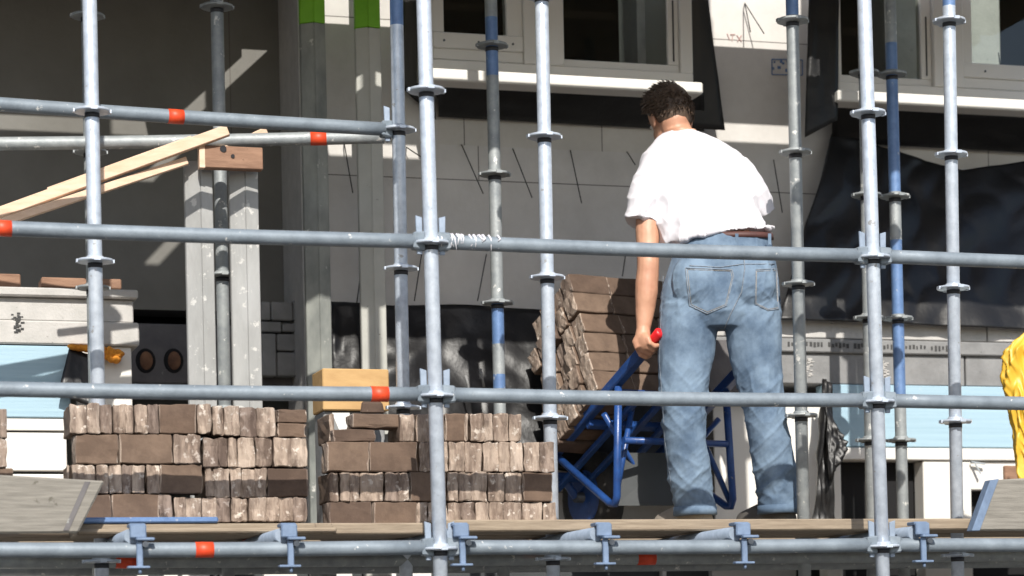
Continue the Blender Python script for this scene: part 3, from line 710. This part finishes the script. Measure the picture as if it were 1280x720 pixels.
for x0, x1, y0, y1 in ((326, 338, 377, 400), (339, 366, 377, 400), (367, 384, 374, 400), (326, 352, 402, 415), (353, 384, 404, 414), (326, 345, 417, 470), (346, 384, 417, 438), (346, 384, 440, 470)):
    dd = 2.42+.02*random.random(); mb.box(S(x0, dd, y0), S(x1, dd, y0), dd, dd+.07, Z(340, y1, dd), Z(340, y0, dd), .005)
mb.build('block', M['greyconc'], UW)
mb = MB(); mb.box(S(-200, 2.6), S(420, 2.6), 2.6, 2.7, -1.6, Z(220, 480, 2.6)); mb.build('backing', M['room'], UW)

# ------------------------------------------------------------------ columns and short profiles
def column(name, label, x0, x1, xm, y0, y1, d, mats, green=None, down=None, dep=.06):
    zt_ = Z((x0+x1)/2, y0, d); zb = down if down is not None else Z((x0+x1)/2, y1, d)
    root = thing(name, label, 'column', L(S((x0+x1)/2, d), d, zb))
    s0, s1, sm = S(x0, d, 300), S(x1, d, 300), S(xm, d, 300)
    # two flanges meeting at a ridge: left leaf set slightly forward and turned
    def leaf(m_, za, zb_):
        m_.hexa([L(s0, d+.035, za), L(sm, d, za), L(sm, d+dep, za), L(s0, d+dep, za), L(s0, d+.035, zb_), L(sm, d, zb_), L(sm, d+dep, zb_), L(s0, d+dep, zb_)], .003)
        m_.hexa([L(sm+.001, d, za), L(s1, d+.012, za), L(s1, d+dep, za), L(sm+.001, d+dep, za), L(sm+.001, d, zb_), L(s1, d+.012, zb_), L(s1, d+dep, zb_), L(sm+.001, d+dep, zb_)], .003)
    zg = Z((x0+x1)/2, green, d) if green else zt_
    mb = MB(); leaf(mb, zb, zg); mb.build('shaft', M[mats], root)
    if green:
        mb = MB(); leaf(mb, zg+.001, zt_); mb.build('green_top', M['green'], root)
    return root
column('steel_column', 'mottled green topped column reaching down between the two brick stacks', 383, 413, 398, -250, 640, 1.95, 'darkcol', 28, .1)
column('steel_column', 'plain green topped column ending behind the plywood box', 452, 482, 466, -250, 480, 1.95, 'creamcol', 34, .1)
c1 = column('steel_profile', 'short mortar splashed profile, left of the pair under the brown cleat', 234, 268, 252, 200, 520, 1.02, 'alu', None, ZK)
c2 = column('steel_profile', 'short mortar splashed profile, right of the pair under the brown cleat', 290, 325, 308, 212, 520, 1.02, 'alu', None, ZK)
mb = MB(); s0, z0 = fp(250, 210, .97); s1, _ = fp(328, 210, .97); z1 = Z(290, 184, .97)
mb.box(s0, s1, .955, 1.0, z0, z1, .003); cl = tag(mb.build('wooden_cleat', M['redwood']), 'short brown timber cleat with a knot across the tops of the two short profiles', 'timber')
mb = MB(); mb.hexa([L(s0-.004, .953, z0-.001), L(s0+.016, .953, z0-.001), L(s0+.016, .99, z0-.001), L(s0-.004, .99, z0-.001), L(s0-.004, .953, z1+.001), L(s0+.016, .953, z1+.001), L(s0+.016, .99, z1+.001), L(s0-.004, .99, z1+.001)]); mb.build('sawn_end', M['pine'], cl)
mb = MB(); mb.tube([P(279, 186, .953), P(279, 186, .950)], .012, 12); mb.tube([P(291, 195, .954), P(291, 195, .950)], .007, 10); mb.build('knot', M['collar'], cl)

# battens
def batten(label, a, b_, w, h, da, db):
    mb = MB(); mb.beam(P(*a, da), P(*b_, db), w, h, bevel=.002); return tag(mb.build('pine_batten', M['pine']), label, 'batten', 'fresh pine battens at the left')
batten('upper fresh pine batten slanting up to the right behind the left post', (-30, 277), (285, 163), .03, .038, 1.12, .93)
batten('lower fresh pine batten slanting up to the brown cleat', (-30, 289), (234, 201), .025, .028, 1.08, 1.0)
batten('thin pine batten lying along the upper one', (60, 238), (240, 173), .02, .018, 1.16, 1.02)
batten('short pine batten end sticking up over the brown cleat', (268, 193), (332, 163), .02, .024, 1.04, 1.12)

# things lying on the parapet
def slab(label, name, x0, x1, y0, y1, d, dd, mat, cat='timber'):
    mb = MB(); mb.box(S(x0, d, y1), S(x1, d, y1), d, d+dd, Z((x0+x1)/2, y1, d), Z((x0+x1)/2, y0, d), .004); return tag(mb.build(name, M[mat]), label, cat)
slab('rough timber offcut lying on the left parapet behind the bright post', 'timber_offcut', 52, 152, 347.5, 360, 1.76, .12, 'redwood')
slab('upright timber wedge at the left end of the parapet', 'timber_offcut', -12, 26, 342, 360, 1.78, .1, 'redwood')
# foam
mb = MB(); rf = random.Random(9)
for q in range(70):
    u = q/69; x = 90+60*u; y = 433+6*u+(rf.random()*8 if u > .5 else 2*rf.random())
    mb.ell(P(x, y+rf.uniform(-2, 3)*(u > .4), 1.69), .010+.012*rf.random(), .03, .006+.012*u*rf.random()+.004, None, 10)
tag(mb.build('foam_bead', M['foam']), 'orange expanding foam oozing out under the left parapet', 'foam')

# plywood box etc behind the right stack
slab('yellow plywood box standing behind the right brick stack', 'plywood_box', 404, 487, 461, 513, .93, .18, 'yellowwood', 'box')
slab('grey block under the plywood box', 'support_block', 408, 484, 514, 680, .95, .16, 'greyconc', 'block')
mb = MB(); q = [P(415, 516, .80), P(437, 516, .80), P(437, 536, .80)]
mb.hexa([P(415, 516, .80), P(437, 516, .80), P(437, 552, .80), P(430, 552, .80), P(415, 516, .815), P(437, 516, .815), P(437, 552, .815), P(430, 552, .815)]); tag(mb.build('foam_wedge', M['whiteframe']), 'small white wedge between the mottled column and the right brick stack', 'wedge')
mb = MB(); mb.hexa([P(452, 502, .75), P(478, 503, .75), P(481, 517, .75), P(450, 517, .75), P(454, 500, .85), P(476, 501, .85), P(480, 517, .85), P(451, 517, .85)], .006)
tag(mb.build('stone_chip', M['brick']), 'broken brick piece lying on the right brick stack below the plywood box', 'brick piece')

# yellow raincoat at the right edge
def coat(u, v):
    ang = math.pi*(u-.02); yb = 408+v*195
    q = Vector((u*7+v*1.5, v*2.2, 3)); rd = lambda q: max(0, 1-abs(noise.noise(q))*3.5)
    wob = noise.noise(Vector((u*4, v*2.0, 3)))*.035 + rd(q)*.018 + rd(Vector((u*15-v*4, v*5, 9)))*.009
    top = min(1, .35+v*4) if v < .17 else 1
    w_ = (.155+.025*math.sin(v*3.4+.5)-.02*v)*top
    c = P(1310, yb, 1.0)
    return c + SD*(-math.cos(ang)*(w_+wob)) - ND*(math.sin(ang)*(.08+wob*1.8)*top)
mb = MB(); mb.grid(coat, 120, 90, .004)
co = tag(mb.build('raincoat', M['yellow']), 'yellow raincoat hanging at the right edge of the scaffold', 'coat')

# wall ties
ties = [((430, 178), (441, 241)), ((508, 184), (526, 196)), ((577, 181), (604, 242)), ((641, 186), (665, 247)), ((713, 188), (727, 254)), ((784, 190), (794, 206)), ((967, 200), (978, 266)),
        ((527, 318), (518, 376)), ((608, 318), (597, 376)), ((782, 318), (778, 345)), ((452, 335), (446, 378)), ((1248, 66), (1254, 110)), ((931, 4), (938, 40)), ((931, 4), (955, 42))]
wl = ['left of the plain column', 'between the pale post and the left front post', 'left of the blue banded rear post', 'left of the post before the brick load', 'right of the post before the brick load', 'beside the head of the man', 'between the man and the speckled post',
      'in the lower row beside the left front post', 'in the lower row beside the blue banded rear post', 'in the lower row above the brick load', 'in the lower row behind the plain column', 'at the right window', 'above the man, steeper of two', 'above the man, flatter of two']
for (a, b_), w_ in zip(ties, wl):
    mb = MB(); mb.tube([P(*a, 2.26), P(*a, 2.22), P(*b_, 2.12)], .0025, 8)
    tag(mb.build('wall_tie', M['wire']), f'thin bent wire wall tie {w_}', 'wall tie', 'wire ties sticking out of the wall')
# little writings on the wall
mb = MB()
for (xa, ya, xb, yb) in ((909, 42, 912, 50), (913, 43, 919, 43), (916, 43, 915, 51), (921, 44, 927, 52), (927, 44, 922, 52)):
    mb.beam(P(xa, ya, 2.247), P(xb, yb, 2.247), .003, .003, ND)
tag(mb.build('crayon_mark', M['redmark']), 'faint red crayon letters on the wall right of the black flaring membrane', 'writing')
mb = MB()
for q in range(14):
    x = 966+rf.random()*34; y = 76+rf.random()*16; s, z = fp(x, y, 2.246); mb.box(s, s+.006+.01*rf.random(), 2.246, 2.249, z, z+.006+.01*rf.random())
for (xa, ya, xb, yb) in ((965, 74, 1003, 75), (965, 93, 1003, 94), (965, 74, 965, 93), (1003, 75, 1003, 94)):
    mb.beam(P(xa, ya, 2.247), P(xb, yb, 2.247), .004, .003, ND)
tag(mb.build('stamped_label', M['bluepaint']), 'pale blue stamp printed on the wall behind the speckled post', 'stamp')

# ------------------------------------------------------------------ the scaffold lift above (its shade falls on the wall)
zU = 3.0; sa0, sa1 = S(-260, 0), S(1700, 0)
UG = 'boards of the upper deck'; un = [0]
CN = ['first', 'second', 'third', 'fourth', 'fifth', 'sixth', 'seventh', 'eighth', 'ninth', 'tenth', 'eleventh', 'twelfth', 'thirteenth', 'fourteenth', 'fifteenth', 'sixteenth', 'seventeenth', 'eighteenth', 'nineteenth', 'twentieth']
def ub(s0, s1, d0, d1, s0b=None, s1b=None):    # s0b / s1b: ends at the far edge, slanted to let sun streaks through
    s0b = s0 if s0b is None else s0b; s1b = s1 if s1b is None else s1b
    mb = MB(); z = zU
    mb.hexa([L(s0, d0, z), L(s1, d0, z), L(s1b, d1, z), L(s0b, d1, z), L(s0, d0, z+.045), L(s1, d0, z+.045), L(s1b, d1, z+.045), L(s0b, d1, z+.045)], .002)
    tag(mb.build('scaffold_board', M['deckwood']), f'overhead board of the upper deck, {CN[un[0]]} counted from the front', 'board', UG); un[0] += 1
def wallhit(px, py, D):                       # where the sun ray to this wall point crosses the upper deck
    s, z = fp(px, py, D); k = (zU-z)/KZ; return s-KS*k, D-k
for d0, d1 in ((.08, .18), (.185, .41), (.415, .64), (.645, .87), (.875, 1.02)): ub(sa0, sa1, d0, d1)
def cutrow(pa, pb, d0, d1, gap, send):  # slanted gap added so that a sun streak falls on the recess wall
    (sa_, da), (sb_, db) = wallhit(*pa, DL), wallhit(*pb, DL)
    f = lambda d: sa_+(sb_-sa_)*(d-da)/(db-da)
    ub(sa0, f(d0)-gap/2, d0, d1, None, f(d1)-gap/2); ub(f(d0)+gap/2, send, d0, d1, f(d1)+gap/2, None)
TH = .045/KZ                                                            # a board is .045 thick: the gap starts that much earlier
gs1, gs0 = wallhit(700, 90, 1.915)[1], wallhit(700, 105, 1.915)[1]-TH   # light gap that reaches the window sills
gw1, gw0 = wallhit(950, 157, DW)[1], wallhit(950, 178, DW)[1]-TH        # light gap that reaches the wall between them
gl1, gl0 = wallhit(90, 148, DL)[1], wallhit(90, 166, DL)[1]-TH          # light gap at the left recess
sB0 = wallhit(400, 150, DW)[0]; sW0 = wallhit(884, 165, DW)[0]; sW1 = wallhit(1008, 165, DW)[0]
cutrow((175, 352), (212, 313), 1.022, gs0, .10, sa1)
cutrow((175, 352), (212, 313), gs0+.002, gs1, .10, sB0); ub(sW0, sW1, gs0+.002, gs1)
ub(sa0, sa1, gs1+.002, gw0)
ub(sa0, sW0, gw0+.002, gw1); ub(sW1, sa1, gw0+.002, gw1)
cutrow((132, 285), (192, 223), gw1+.002, 1.72, .10, sa1)
ub(sa0, sa1, 1.722, gl0)
ub(wallhit(182, 156, DL)[0], sa1, gl0+.002, gl1)
cutrow((240, 146), (303, 88), gl1+.002, 2.235, .12, sC-.04)
# ------------------------------------------------------------------ the man
def remesh(mbs, vox, sm=6, wr=None, name='tmp'):
    me = bpy.data.meshes.new(name); mbs.bm.to_mesh(me); mbs.bm.free()
    o = bpy.data.objects.new(name, me); COL.objects.link(o)
    md = o.modifiers.new('r', 'REMESH'); md.mode = 'VOXEL'; md.voxel_size = vox; md.use_smooth_shade = True
    if sm: s_ = o.modifiers.new('s', 'SMOOTH'); s_.iterations = sm; s_.factor = .5
    dg = bpy.context.evaluated_depsgraph_get(); dg.update()
    m2 = bpy.data.meshes.new_from_object(o.evaluated_get(dg))
    bpy.data.objects.remove(o); out = MB(); out.bm.from_mesh(m2); bpy.data.meshes.remove(m2)
    for f in out.bm.faces: f.smooth = True
    if wr:
        out.bm.normal_update()
        for v in out.bm.verts: v.co += v.normal*wr(v.co)
    return out
XV = Vector((1, 0, 0)); YV = Vector((0, 1, 0))
def ring(px, py, D, hw, hd, yaw=0, tilt=0):
    s = F/D; c = W(px, py, D); w = hw/s
    u = Vector((math.cos(R(yaw)), math.sin(R(yaw)), 0))*w
    v = Vector((-math.sin(R(yaw))*math.cos(R(tilt)), math.cos(R(yaw))*math.cos(R(tilt)), math.sin(R(tilt))))*hd
    return (c, u, v)
DM = 9.2
FEET = W(915, 668, DM); FEET.z = EYE+ZK
MAN = thing('person', 'man in white shirt and faded jeans seen from behind, leaning and gripping the barrow', 'person', FEET)

def arm_pts(side):
    if side == 'l':
        return [W(822, 205, 9.30), W(812, 245, 9.27), W(809, 290, 9.24), W(810, 330, 9.22), W(808, 365, 9.22), W(806, 392, 9.22), W(804, 412, 9.215)]
    return [W(915, 216, 9.34), W(934, 246, 9.35), W(940, 300, 9.42), W(949, 340, 9.47), W(955, 375, 9.51), W(960, 400, 9.53), W(962, 418, 9.53)]
HAND_R = Q(0, 0, .56)
body = MB()
# torso, hips and legs inside the clothes
body.rings([ring(851, 163, 9.36, 19, .062), ring(853, 176, 9.36, 24, .07), ring(862, 196, 9.35, 48, .080), ring(868, 230, 9.32, 58, .10), ring(880, 270, 9.27, 58, .10), ring(894, 305, 9.22, 50, .09), ring(900, 350, 9.2, 62, .11), ring(902, 400, 9.2, 66, .10)], 24)
body.rings([ring(862, 390, 9.2, 32, .08), ring(858, 440, 9.2, 31, .08), ring(856, 500, 9.18, 24, .06), ring(857, 560, 9.2, 20, .055), ring(862, 600, 9.22, 15, .045), ring(866, 625, 9.23, 13, .04)], 16)
body.rings([ring(938, 390, 9.2, 31, .08), ring(946, 440, 9.2, 29, .08), ring(953, 500, 9.18, 22, .06), ring(966, 560, 9.2, 20, .055), ring(970, 600, 9.22, 15, .045), ring(974, 625, 9.23, 13, .04)], 16)
la = arm_pts('l'); ra = arm_pts('r')
body.tube(la, [.050, .049, .046, .043, (.044, .046), (.034, .038), (.025, .029)], 16)
body.tube(ra, [.050, .048, .046, .043, .038, .030, .028], 16)
# head
hc = W(837, 146, 9.42)
hrot = Matrix.Rotation(R(24), 3, 'Z') @ Matrix.Rotation(R(-20), 3, 'X')
body.ell(hc+hrot @ Vector((0, 0, .025)), .077, .098, .092, hrot, 28)
body.ell(hc+hrot @ Vector((0, .03, -.055)), .058, .066, .066, hrot, 22)
body.ell(hc+hrot @ Vector((0, -.025, -.035)), .060, .065, .070, hrot, 22)
body.tube([hc+hrot @ Vector((0, -.02, -.05)), W(848, 168, 9.38), W(853, 185, 9.36)], [.056, .058, .066], 20)
body.tube([hc+hrot @ Vector((0, .098, .005)), hc+hrot @ Vector((0, .117, -.028)), hc+hrot @ Vector((0, .098, -.035))], [.009, .014, .009], 10)   # nose
body.ell(hc+hrot @ Vector((0, .085, -.085)), .026, .018, .018, hrot, 12)        # chin
body.ell(hc+hrot @ Vector((0, .094, -.052)), .022, .010, .007, hrot, 12)        # lips
for sx in (-1, 1):
    body.ell(hc+hrot @ Vector((sx*.079, -.004, -.022)), .009, .020, .033, hrot @ Matrix.Rotation(R(sx*14), 3, 'Z'), 14)
    body.ell(hc+hrot @ Vector((sx*.083, -.012, -.018)), .007, .012, .024, hrot, 12)
# hands closed round the grips
def hand(c0, wrist, out):         # out: unit vector from the grip towards the back of the hand
    ax = FW; dn = out.cross(ax).normalized()
    if dn.z > 0: dn = -dn
    pc = c0+out*.034+ax*.0
    def at(ang, rad, t): return c0 + ax*t + (out*math.cos(ang)+dn*math.sin(ang))*rad
    body.tube([wrist, wrist+(pc-wrist)*.5, pc-dn*.012, pc+dn*.02], [(.027, .030), (.031, .028), (.041, .020), (.038, .018)], 14)
    body.ell(pc, .024, .046, .036, Matrix((out, ax, -dn)).transposed(), 16)
    for i, (t, ln) in enumerate(((-.038, .86), (-.014, .98), (.011, 1.03), (.036, .95))):
        pts = [at(a_*ln, rad, t+.003*k) for k, (a_, rad) in enumerate(((R(5), .036), (R(45), .040), (R(85), .037), (R(130), .031), (R(175), .029), (R(210), .027)))]
        body.tube(pts, [.0115, .0118, .0105, .010, .0092, .0075], 10)
    th = [pc-dn*.018+ax*.02, at(R(-40), .040, .045), at(R(-80), .032, .058), at(R(-125), .028, .062)]
    body.tube(th, [.016, .0135, .012, .0095], 10)
hand(HL+FW*-.005, la[-1], -RV)
hand(Q(0, 0, .52), ra[-1], RV)
body_o = remesh(body, .0042, 3, lambda p: .0006*noise.noise(p*60)+.0018*noise.noise(p*22)).build('body', M['skin'], MAN)

# eyes and brows (children of the body)
for sx in (-1, 1):
    mb = MB(); mb.ell(hc+hrot @ Vector((sx*.031, .088, .004)), .012, .012, .009, hrot, 12); mb.build('eye', M['whiteframe'], MAN)
    mb = MB(); mb.tube([hc+hrot @ Vector((sx*.016, .099, .022)), hc+hrot @ Vector((sx*.034, .096, .027)), hc+hrot @ Vector((sx*.05, .085, .021))], [.004, .005, .003], 8); mb.build('eyebrow', M['hair'], MAN)

# hair: a cap over crown and nape with tufts
hb = MB()
t = bmesh.new(); bmesh.ops.create_uvsphere(t, u_segments=64, v_segments=40, radius=1)
def hlow(a):   # lower limit of the cap by azimuth (0 = face, pi = nape)
    a = abs(a)
    if a < .8: return .062
    if a < 1.35: return .062-(a-.8)/.55*.045
    if a < 1.9: return .017-(a-1.35)/.55*.045
    return -.028-(a-1.9)/1.24*.062
kill = []
for v in t.verts:
    p = Vector((v.co.x*.088, v.co.y*.113, v.co.z*.112+.018)); az = math.atan2(p.x, p.y); lo_ = hlow(az)
    if p.z < lo_:
        k = max(0, 1-(lo_-p.z)/.03); q = .72+.28*k
        p = Vector((p.x*q, p.y*q, max(p.z, lo_-.035)))
    sw = noise.noise(Vector((p.x*40, p.y*40, p.z*14)))*.003 + noise.noise(p*14)*.003
    p *= 1+sw/.09
    v.co = hc+hrot @ p
hb.merge(t, True)
rh = random.Random(4)
for q in range(1500):
    az = rh.uniform(-math.pi, math.pi); el = math.asin(rh.uniform(-.45, 1))
    n = Vector((math.sin(az)*math.cos(el), math.cos(az)*math.cos(el), math.sin(el)))
    p = Vector((n.x*.087, n.y*.112, n.z*.111+.018))
    if p.z < hlow(az)+.004: continue
    ln = rh.uniform(.014, .026)*(1.35 if n.z > .5 else .8)
    fl = (n*.42+Vector((-.35+.1*rh.random(), .55 if n.z > .3 else .1, -.45 if n.z < .6 else .05))+Vector((rh.uniform(-.25, .25), rh.uniform(-.25, .25), rh.uniform(-.2, .2)))).normalized()
    a_ = hc+hrot @ (p-n*.004); b_ = hc+hrot @ (p+fl*ln*.55+n*.002); c_ = hc+hrot @ (p+fl*ln+n*.001)
    hb.tube([a_, b_, c_], [.0028, .0022, .0005], 4, cap=False)
hb.build('hair', M['hair'], MAN, keepn=False)

# shirt
sh = MB()
sh.rings([ring(851, 164, 9.365, 24, .068), ring(855, 170, 9.36, 36, .084), ring(861, 181, 9.355, 50, .096), ring(865, 192, 9.35, 64, .108), ring(868, 210, 9.335, 72, .122), ring(871, 235, 9.315, 74, .130), ring(877, 262, 9.285, 72, .128), ring(886, 285, 9.255, 70, .124), ring(892, 292, 9.24, 71, .124), (lambda r: (r[0], r[1]+ZD*.034, r[2]))(ring(897, 297, 9.23, 72, .126))], 36)
def sl_(pts, rs): sh.tube(pts, rs, 20)
sl_([W(838, 197, 9.34), W(822, 208, 9.31), W(812, 228, 9.285), W(806, 252, 9.265), W(802, 279, 9.25)], [(.068, .070), (.072, .072), (.070, .068), (.070, .070), (.073, .072)])
sl_([W(896, 212, 9.34), W(924, 216, 9.34), W(938, 234, 9.34), W(946, 252, 9.36), W(951, 268, 9.38)], [(.080, .080), (.076, .076), (.070, .070), (.066, .068), (.066, .067)])
# cut-outs are formed by skin showing below the hem; wrinkles follow
def wr_sh(p):
    low = max(0, min(1, (EYE+1.95-p.z)/.40)); lft = max(0, min(1, (.86-p.x)/.25))
    rd = lambda q, w=3.2: max(0.0, 1-abs(noise.noise(q))*w)**1.3
    a1 = rd(Vector((p.x*5+p.z*5, p.y*4, p.z*4-p.x*4)))*.014
    a2 = rd(Vector((p.x*9-p.z*7+4, p.y*7, p.z*6+p.x*6)))*.009
    a3 = rd(Vector((p.x*18+p.z*12, p.y*12, p.z*9-p.x*5)), 4)*.004
    return (a1+a2+a3)*(.25+.75*low+.5*lft*low) - .008 + noise.noise(p*5)*.006
sho = remesh(sh, .005, 6, wr_sh).build('shirt', M['shirt'], MAN)
# jeans
je = MB()
je.rings([ring(909, 296, 9.22, 57, .114), ring(905, 308, 9.215, 63, .120), ring(903, 335, 9.205, 70, .130), ring(900, 365, 9.20, 75, .135), ring(899, 395, 9.20, 76, .125), ring(900, 412, 9.20, 73, .10)], 36)
je.ell(W(872, 352, 9.13), .105, .075, .12, None, 20); je.ell(W(936, 352, 9.13), .105, .075, .12, None, 20)
je.rings([ring(862, 380, 9.20, 37, .115), ring(860, 410, 9.20, 38, .112), ring(858, 445, 9.20, 37, .105), ring(855, 480, 9.19, 33, .092), ring(855, 515, 9.185, 29, .084), ring(856, 550, 9.19, 27.5, .082), ring(861, 590, 9.21, 27, .080), ring(866, 620, 9.225, 26, .078), ring(869, 643, 9.23, 26.5, .080)], 28)
je.rings([ring(938, 380, 9.20, 38, .115), ring(941, 410, 9.20, 36.5, .112), ring(945, 445, 9.20, 33.5, .105), ring(950, 480, 9.19, 29.5, .092), ring(956, 515, 9.185, 28, .084), ring(963, 550, 9.19, 28, .084), ring(969, 590, 9.21, 28, .082), ring(973, 620, 9.225, 27, .080), ring(975, 641, 9.23, 27.5, .081)], 28)
zkn = EYE+ZK+.5
def rdg(q, w=3.4): return max(0.0, 1-abs(noise.noise(q))*w)**1.3
def wr_j(p):
    h = p.z-(EYE+ZK)
    kk = math.exp(-((h-.50)/.12)**2); ks = math.exp(-((h-.17)/.13)**2); kc = math.exp(-((h-.86)/.09)**2)
    a1 = rdg(Vector((p.x*4, p.y*4, h*11-p.x*9)))*.010*(.12+kk+.9*ks+.5*kc)
    a2 = rdg(Vector((p.x*6+7, p.y*5, h*13+p.x*12)))*.008*(.10+.9*kk+1.1*ks+.8*kc)
    a3 = rdg(Vector((p.x*13+3, p.y*10, h*5-p.x*3)))*.005*(.5+.4*kk)
    a4 = noise.noise(Vector((p.x*8, p.y*8, h*3)))*.006
    a5 = rdg(Vector((p.x*20, p.y*14, h*34-p.x*26)), 4)*.003*(.15+kk+ks+kc)
    return (a1+a2*.7)*.62+a3*1.2+a4*1.2+a5*.6-.005
jo = remesh(je, .0045, 6, wr_j).build('jeans', M['denim'], MAN)
# seams, pockets, hems, belt: thin raised strips that hug the cloth
from mathutils.bvhtree import BVHTree
def hug(o):
    me = o.data; off = Vector(o['_b'])
    return BVHTree.FromPolygons([v.co+off for v in me.vertices], [tuple(p.vertices) for p in me.polygons])
bj = hug(jo)
def onto(px, py, lift=.0015):
    r_ = ray(px, py).normalized(); h = bj.ray_cast(CAM, r_)
    return (h[0]-r_*lift) if h[0] is not None else W(px, py, 9.1)
def strip(name, pxs, rad, mat, parent, closed=False, n=4, flat=.5):
    pts = []
    for a_, b_ in zip(pxs, pxs[1:]):
        for k in range(n): pts.append(onto(a_[0]+(b_[0]-a_[0])*k/n, a_[1]+(b_[1]-a_[1])*k/n))
    pts.append(onto(*pxs[-1]))
    mb = MB(); mb.tube(pts, rad, 6); return mb.build(name, M[mat], parent)
for pk in ([(857, 335), (915, 337), (917, 345), (908, 382), (884, 392), (862, 382), (857, 335)], [(945, 337), (971, 336), (973, 386), (960, 388), (944, 380), (945, 337)]):
    def inset(k, pk=pk):
        cx = sum(p[0] for p in pk[:-1])/(len(pk)-1); cy = sum(p[1] for p in pk[:-1])/(len(pk)-1)
        return [(cx+(x-cx)*k, cy+(y-cy)*k) for x, y in pk]
    po = strip('pocket', pk, .0022, 'stitch', MAN, n=6); strip('stitching', inset(.93), .0009, 'beige', po, n=6)
strip('seam', [(929, 312), (931, 335), (927, 365), (912, 395), (905, 412)], .0022, 'stitch', MAN, n=6)
strip('seam', [(862, 332), (900, 334), (929, 330), (968, 330)], .0018, 'stitch', MAN, n=6)
strip('seam', [(829, 345), (826, 400), (824, 450), (828, 500), (831, 550), (838, 600), (844, 640)], .0011, 'stitch', MAN, n=6)
for cx, hw, cy in ((869, 26, 634), (975, 27, 632)):
    mb = MB(); c, u, v = ring(cx, cy, 9.23, hw+1.2, .083); c2, u2, v2 = ring(cx, cy+10, 9.23, hw+1.6, .084)
    mb.rings([(c, u, v), (c2, u2, v2)], 32); mb.build('hem', M['denim'], MAN)
# belt and waistband
mb = MB(); mb.rings([ring(914, 293.5, 9.222, 52, .114, 0, 4), ring(913.5, 300.5, 9.221, 54, .117, 0, 4)], 40); mb.build('belt', M['leather'], MAN)
for x in (921, 962): 
    mb = MB(); mb.beam(W(x, 292, 9.103), W(x, 306, 9.10), .012, .004, YV); mb.build('belt_loop', M['denim'], MAN)
# shoes, pointing forward and a little to the left
for cx, D, mt in ((862, 9.26, 'beige'), (966, 9.26, 'shoe')):
    h_ = W(cx+8, 650, D); h_.z = EYE+ZK; fd = Vector((-.60, .80, 0)); sdv = Vector((fd.y, -fd.x, 0))
    mb = MB(); mb.rings([(h_-fd*.05+ZD*.028+fd*(.3*k)-fd*.02, sdv*w_, ZD*.0+fd*.0+ZD*hh) for k, w_, hh in [(q[0], q[1]*1.08, q[2]*1.3) for q in ((0, .026, .04), (.1, .042, .075), (.25, .044, .085), (.45, .046, .075), (.7, .052, .058), (.9, .046, .046), (1.0, .024, .026))]], 16)
    for v in mb.bm.verts: v.co.z = max(v.co.z, EYE+ZK+.018)
    sob = mb.build('shoe', M['beige' if cx < 900 else 'shoe'], MAN)
    mb = MB(); mb.rings([(h_-fd*.02+ZD*(.001+.020*q), fd*.155, sdv*.050) for q in (0, 1)], 24)
    for v in mb.bm.verts: v.co += fd*.09
    mb.build('sole', M['beige'], sob)

# ------------------------------------------------------------------ light, sky, camera
w = bpy.data.worlds.new('World'); sc.world = w; w.use_nodes = True; nt = w.node_tree
sky = nt.nodes.new('ShaderNodeTexSky'); sky.sky_type = 'NISHITA'; sky.sun_disc = False
to = -(SD*KS + ND*1.0 + ZD*-KZ); to.normalize()
el = math.asin(to.z); az = math.atan2(to.x, to.y)
sky.sun_elevation = el; sky.sun_rotation = az; sky.air_density = 1.0; sky.dust_density = 1.2
bg = nt.nodes['Background']; bg.inputs['Strength'].default_value = .105
link(nt, sky.outputs[0], bg.inputs['Color'])
sun = bpy.data.lights.new('sun', 'SUN'); sun.energy = 4.3; sun.angle = R(.53); sun.color = (1, .955, .88)
so = bpy.data.objects.new('sun', sun); COL.objects.link(so); so.rotation_euler = to.to_track_quat('Z', 'Y').to_euler(); so.location = (6, -8, 9)

cam = bpy.data.cameras.new('camera'); co_ = bpy.data.objects.new('camera', cam); COL.objects.link(co_)
cam.sensor_width = 36; cam.lens = F/1280*36; cam.shift_y = 480/1280; cam.clip_end = 600; cam.clip_start = .1
co_.matrix_world = Matrix(((ca, sa, 0, 0), (0, 0, -1, 0), (-sa, ca, 0, EYE), (0, 0, 0, 1)))
cam.dof.use_dof = True; cam.dof.focus_distance = 8.7; cam.dof.aperture_fstop = 2.8
sc.camera = co_
sc.view_settings.view_transform = 'Standard'; sc.view_settings.look = 'None'; sc.view_settings.gamma = 1; sc.view_settings.exposure = .45
for o in COL.objects:
    if '_b' in o: del o['_b']
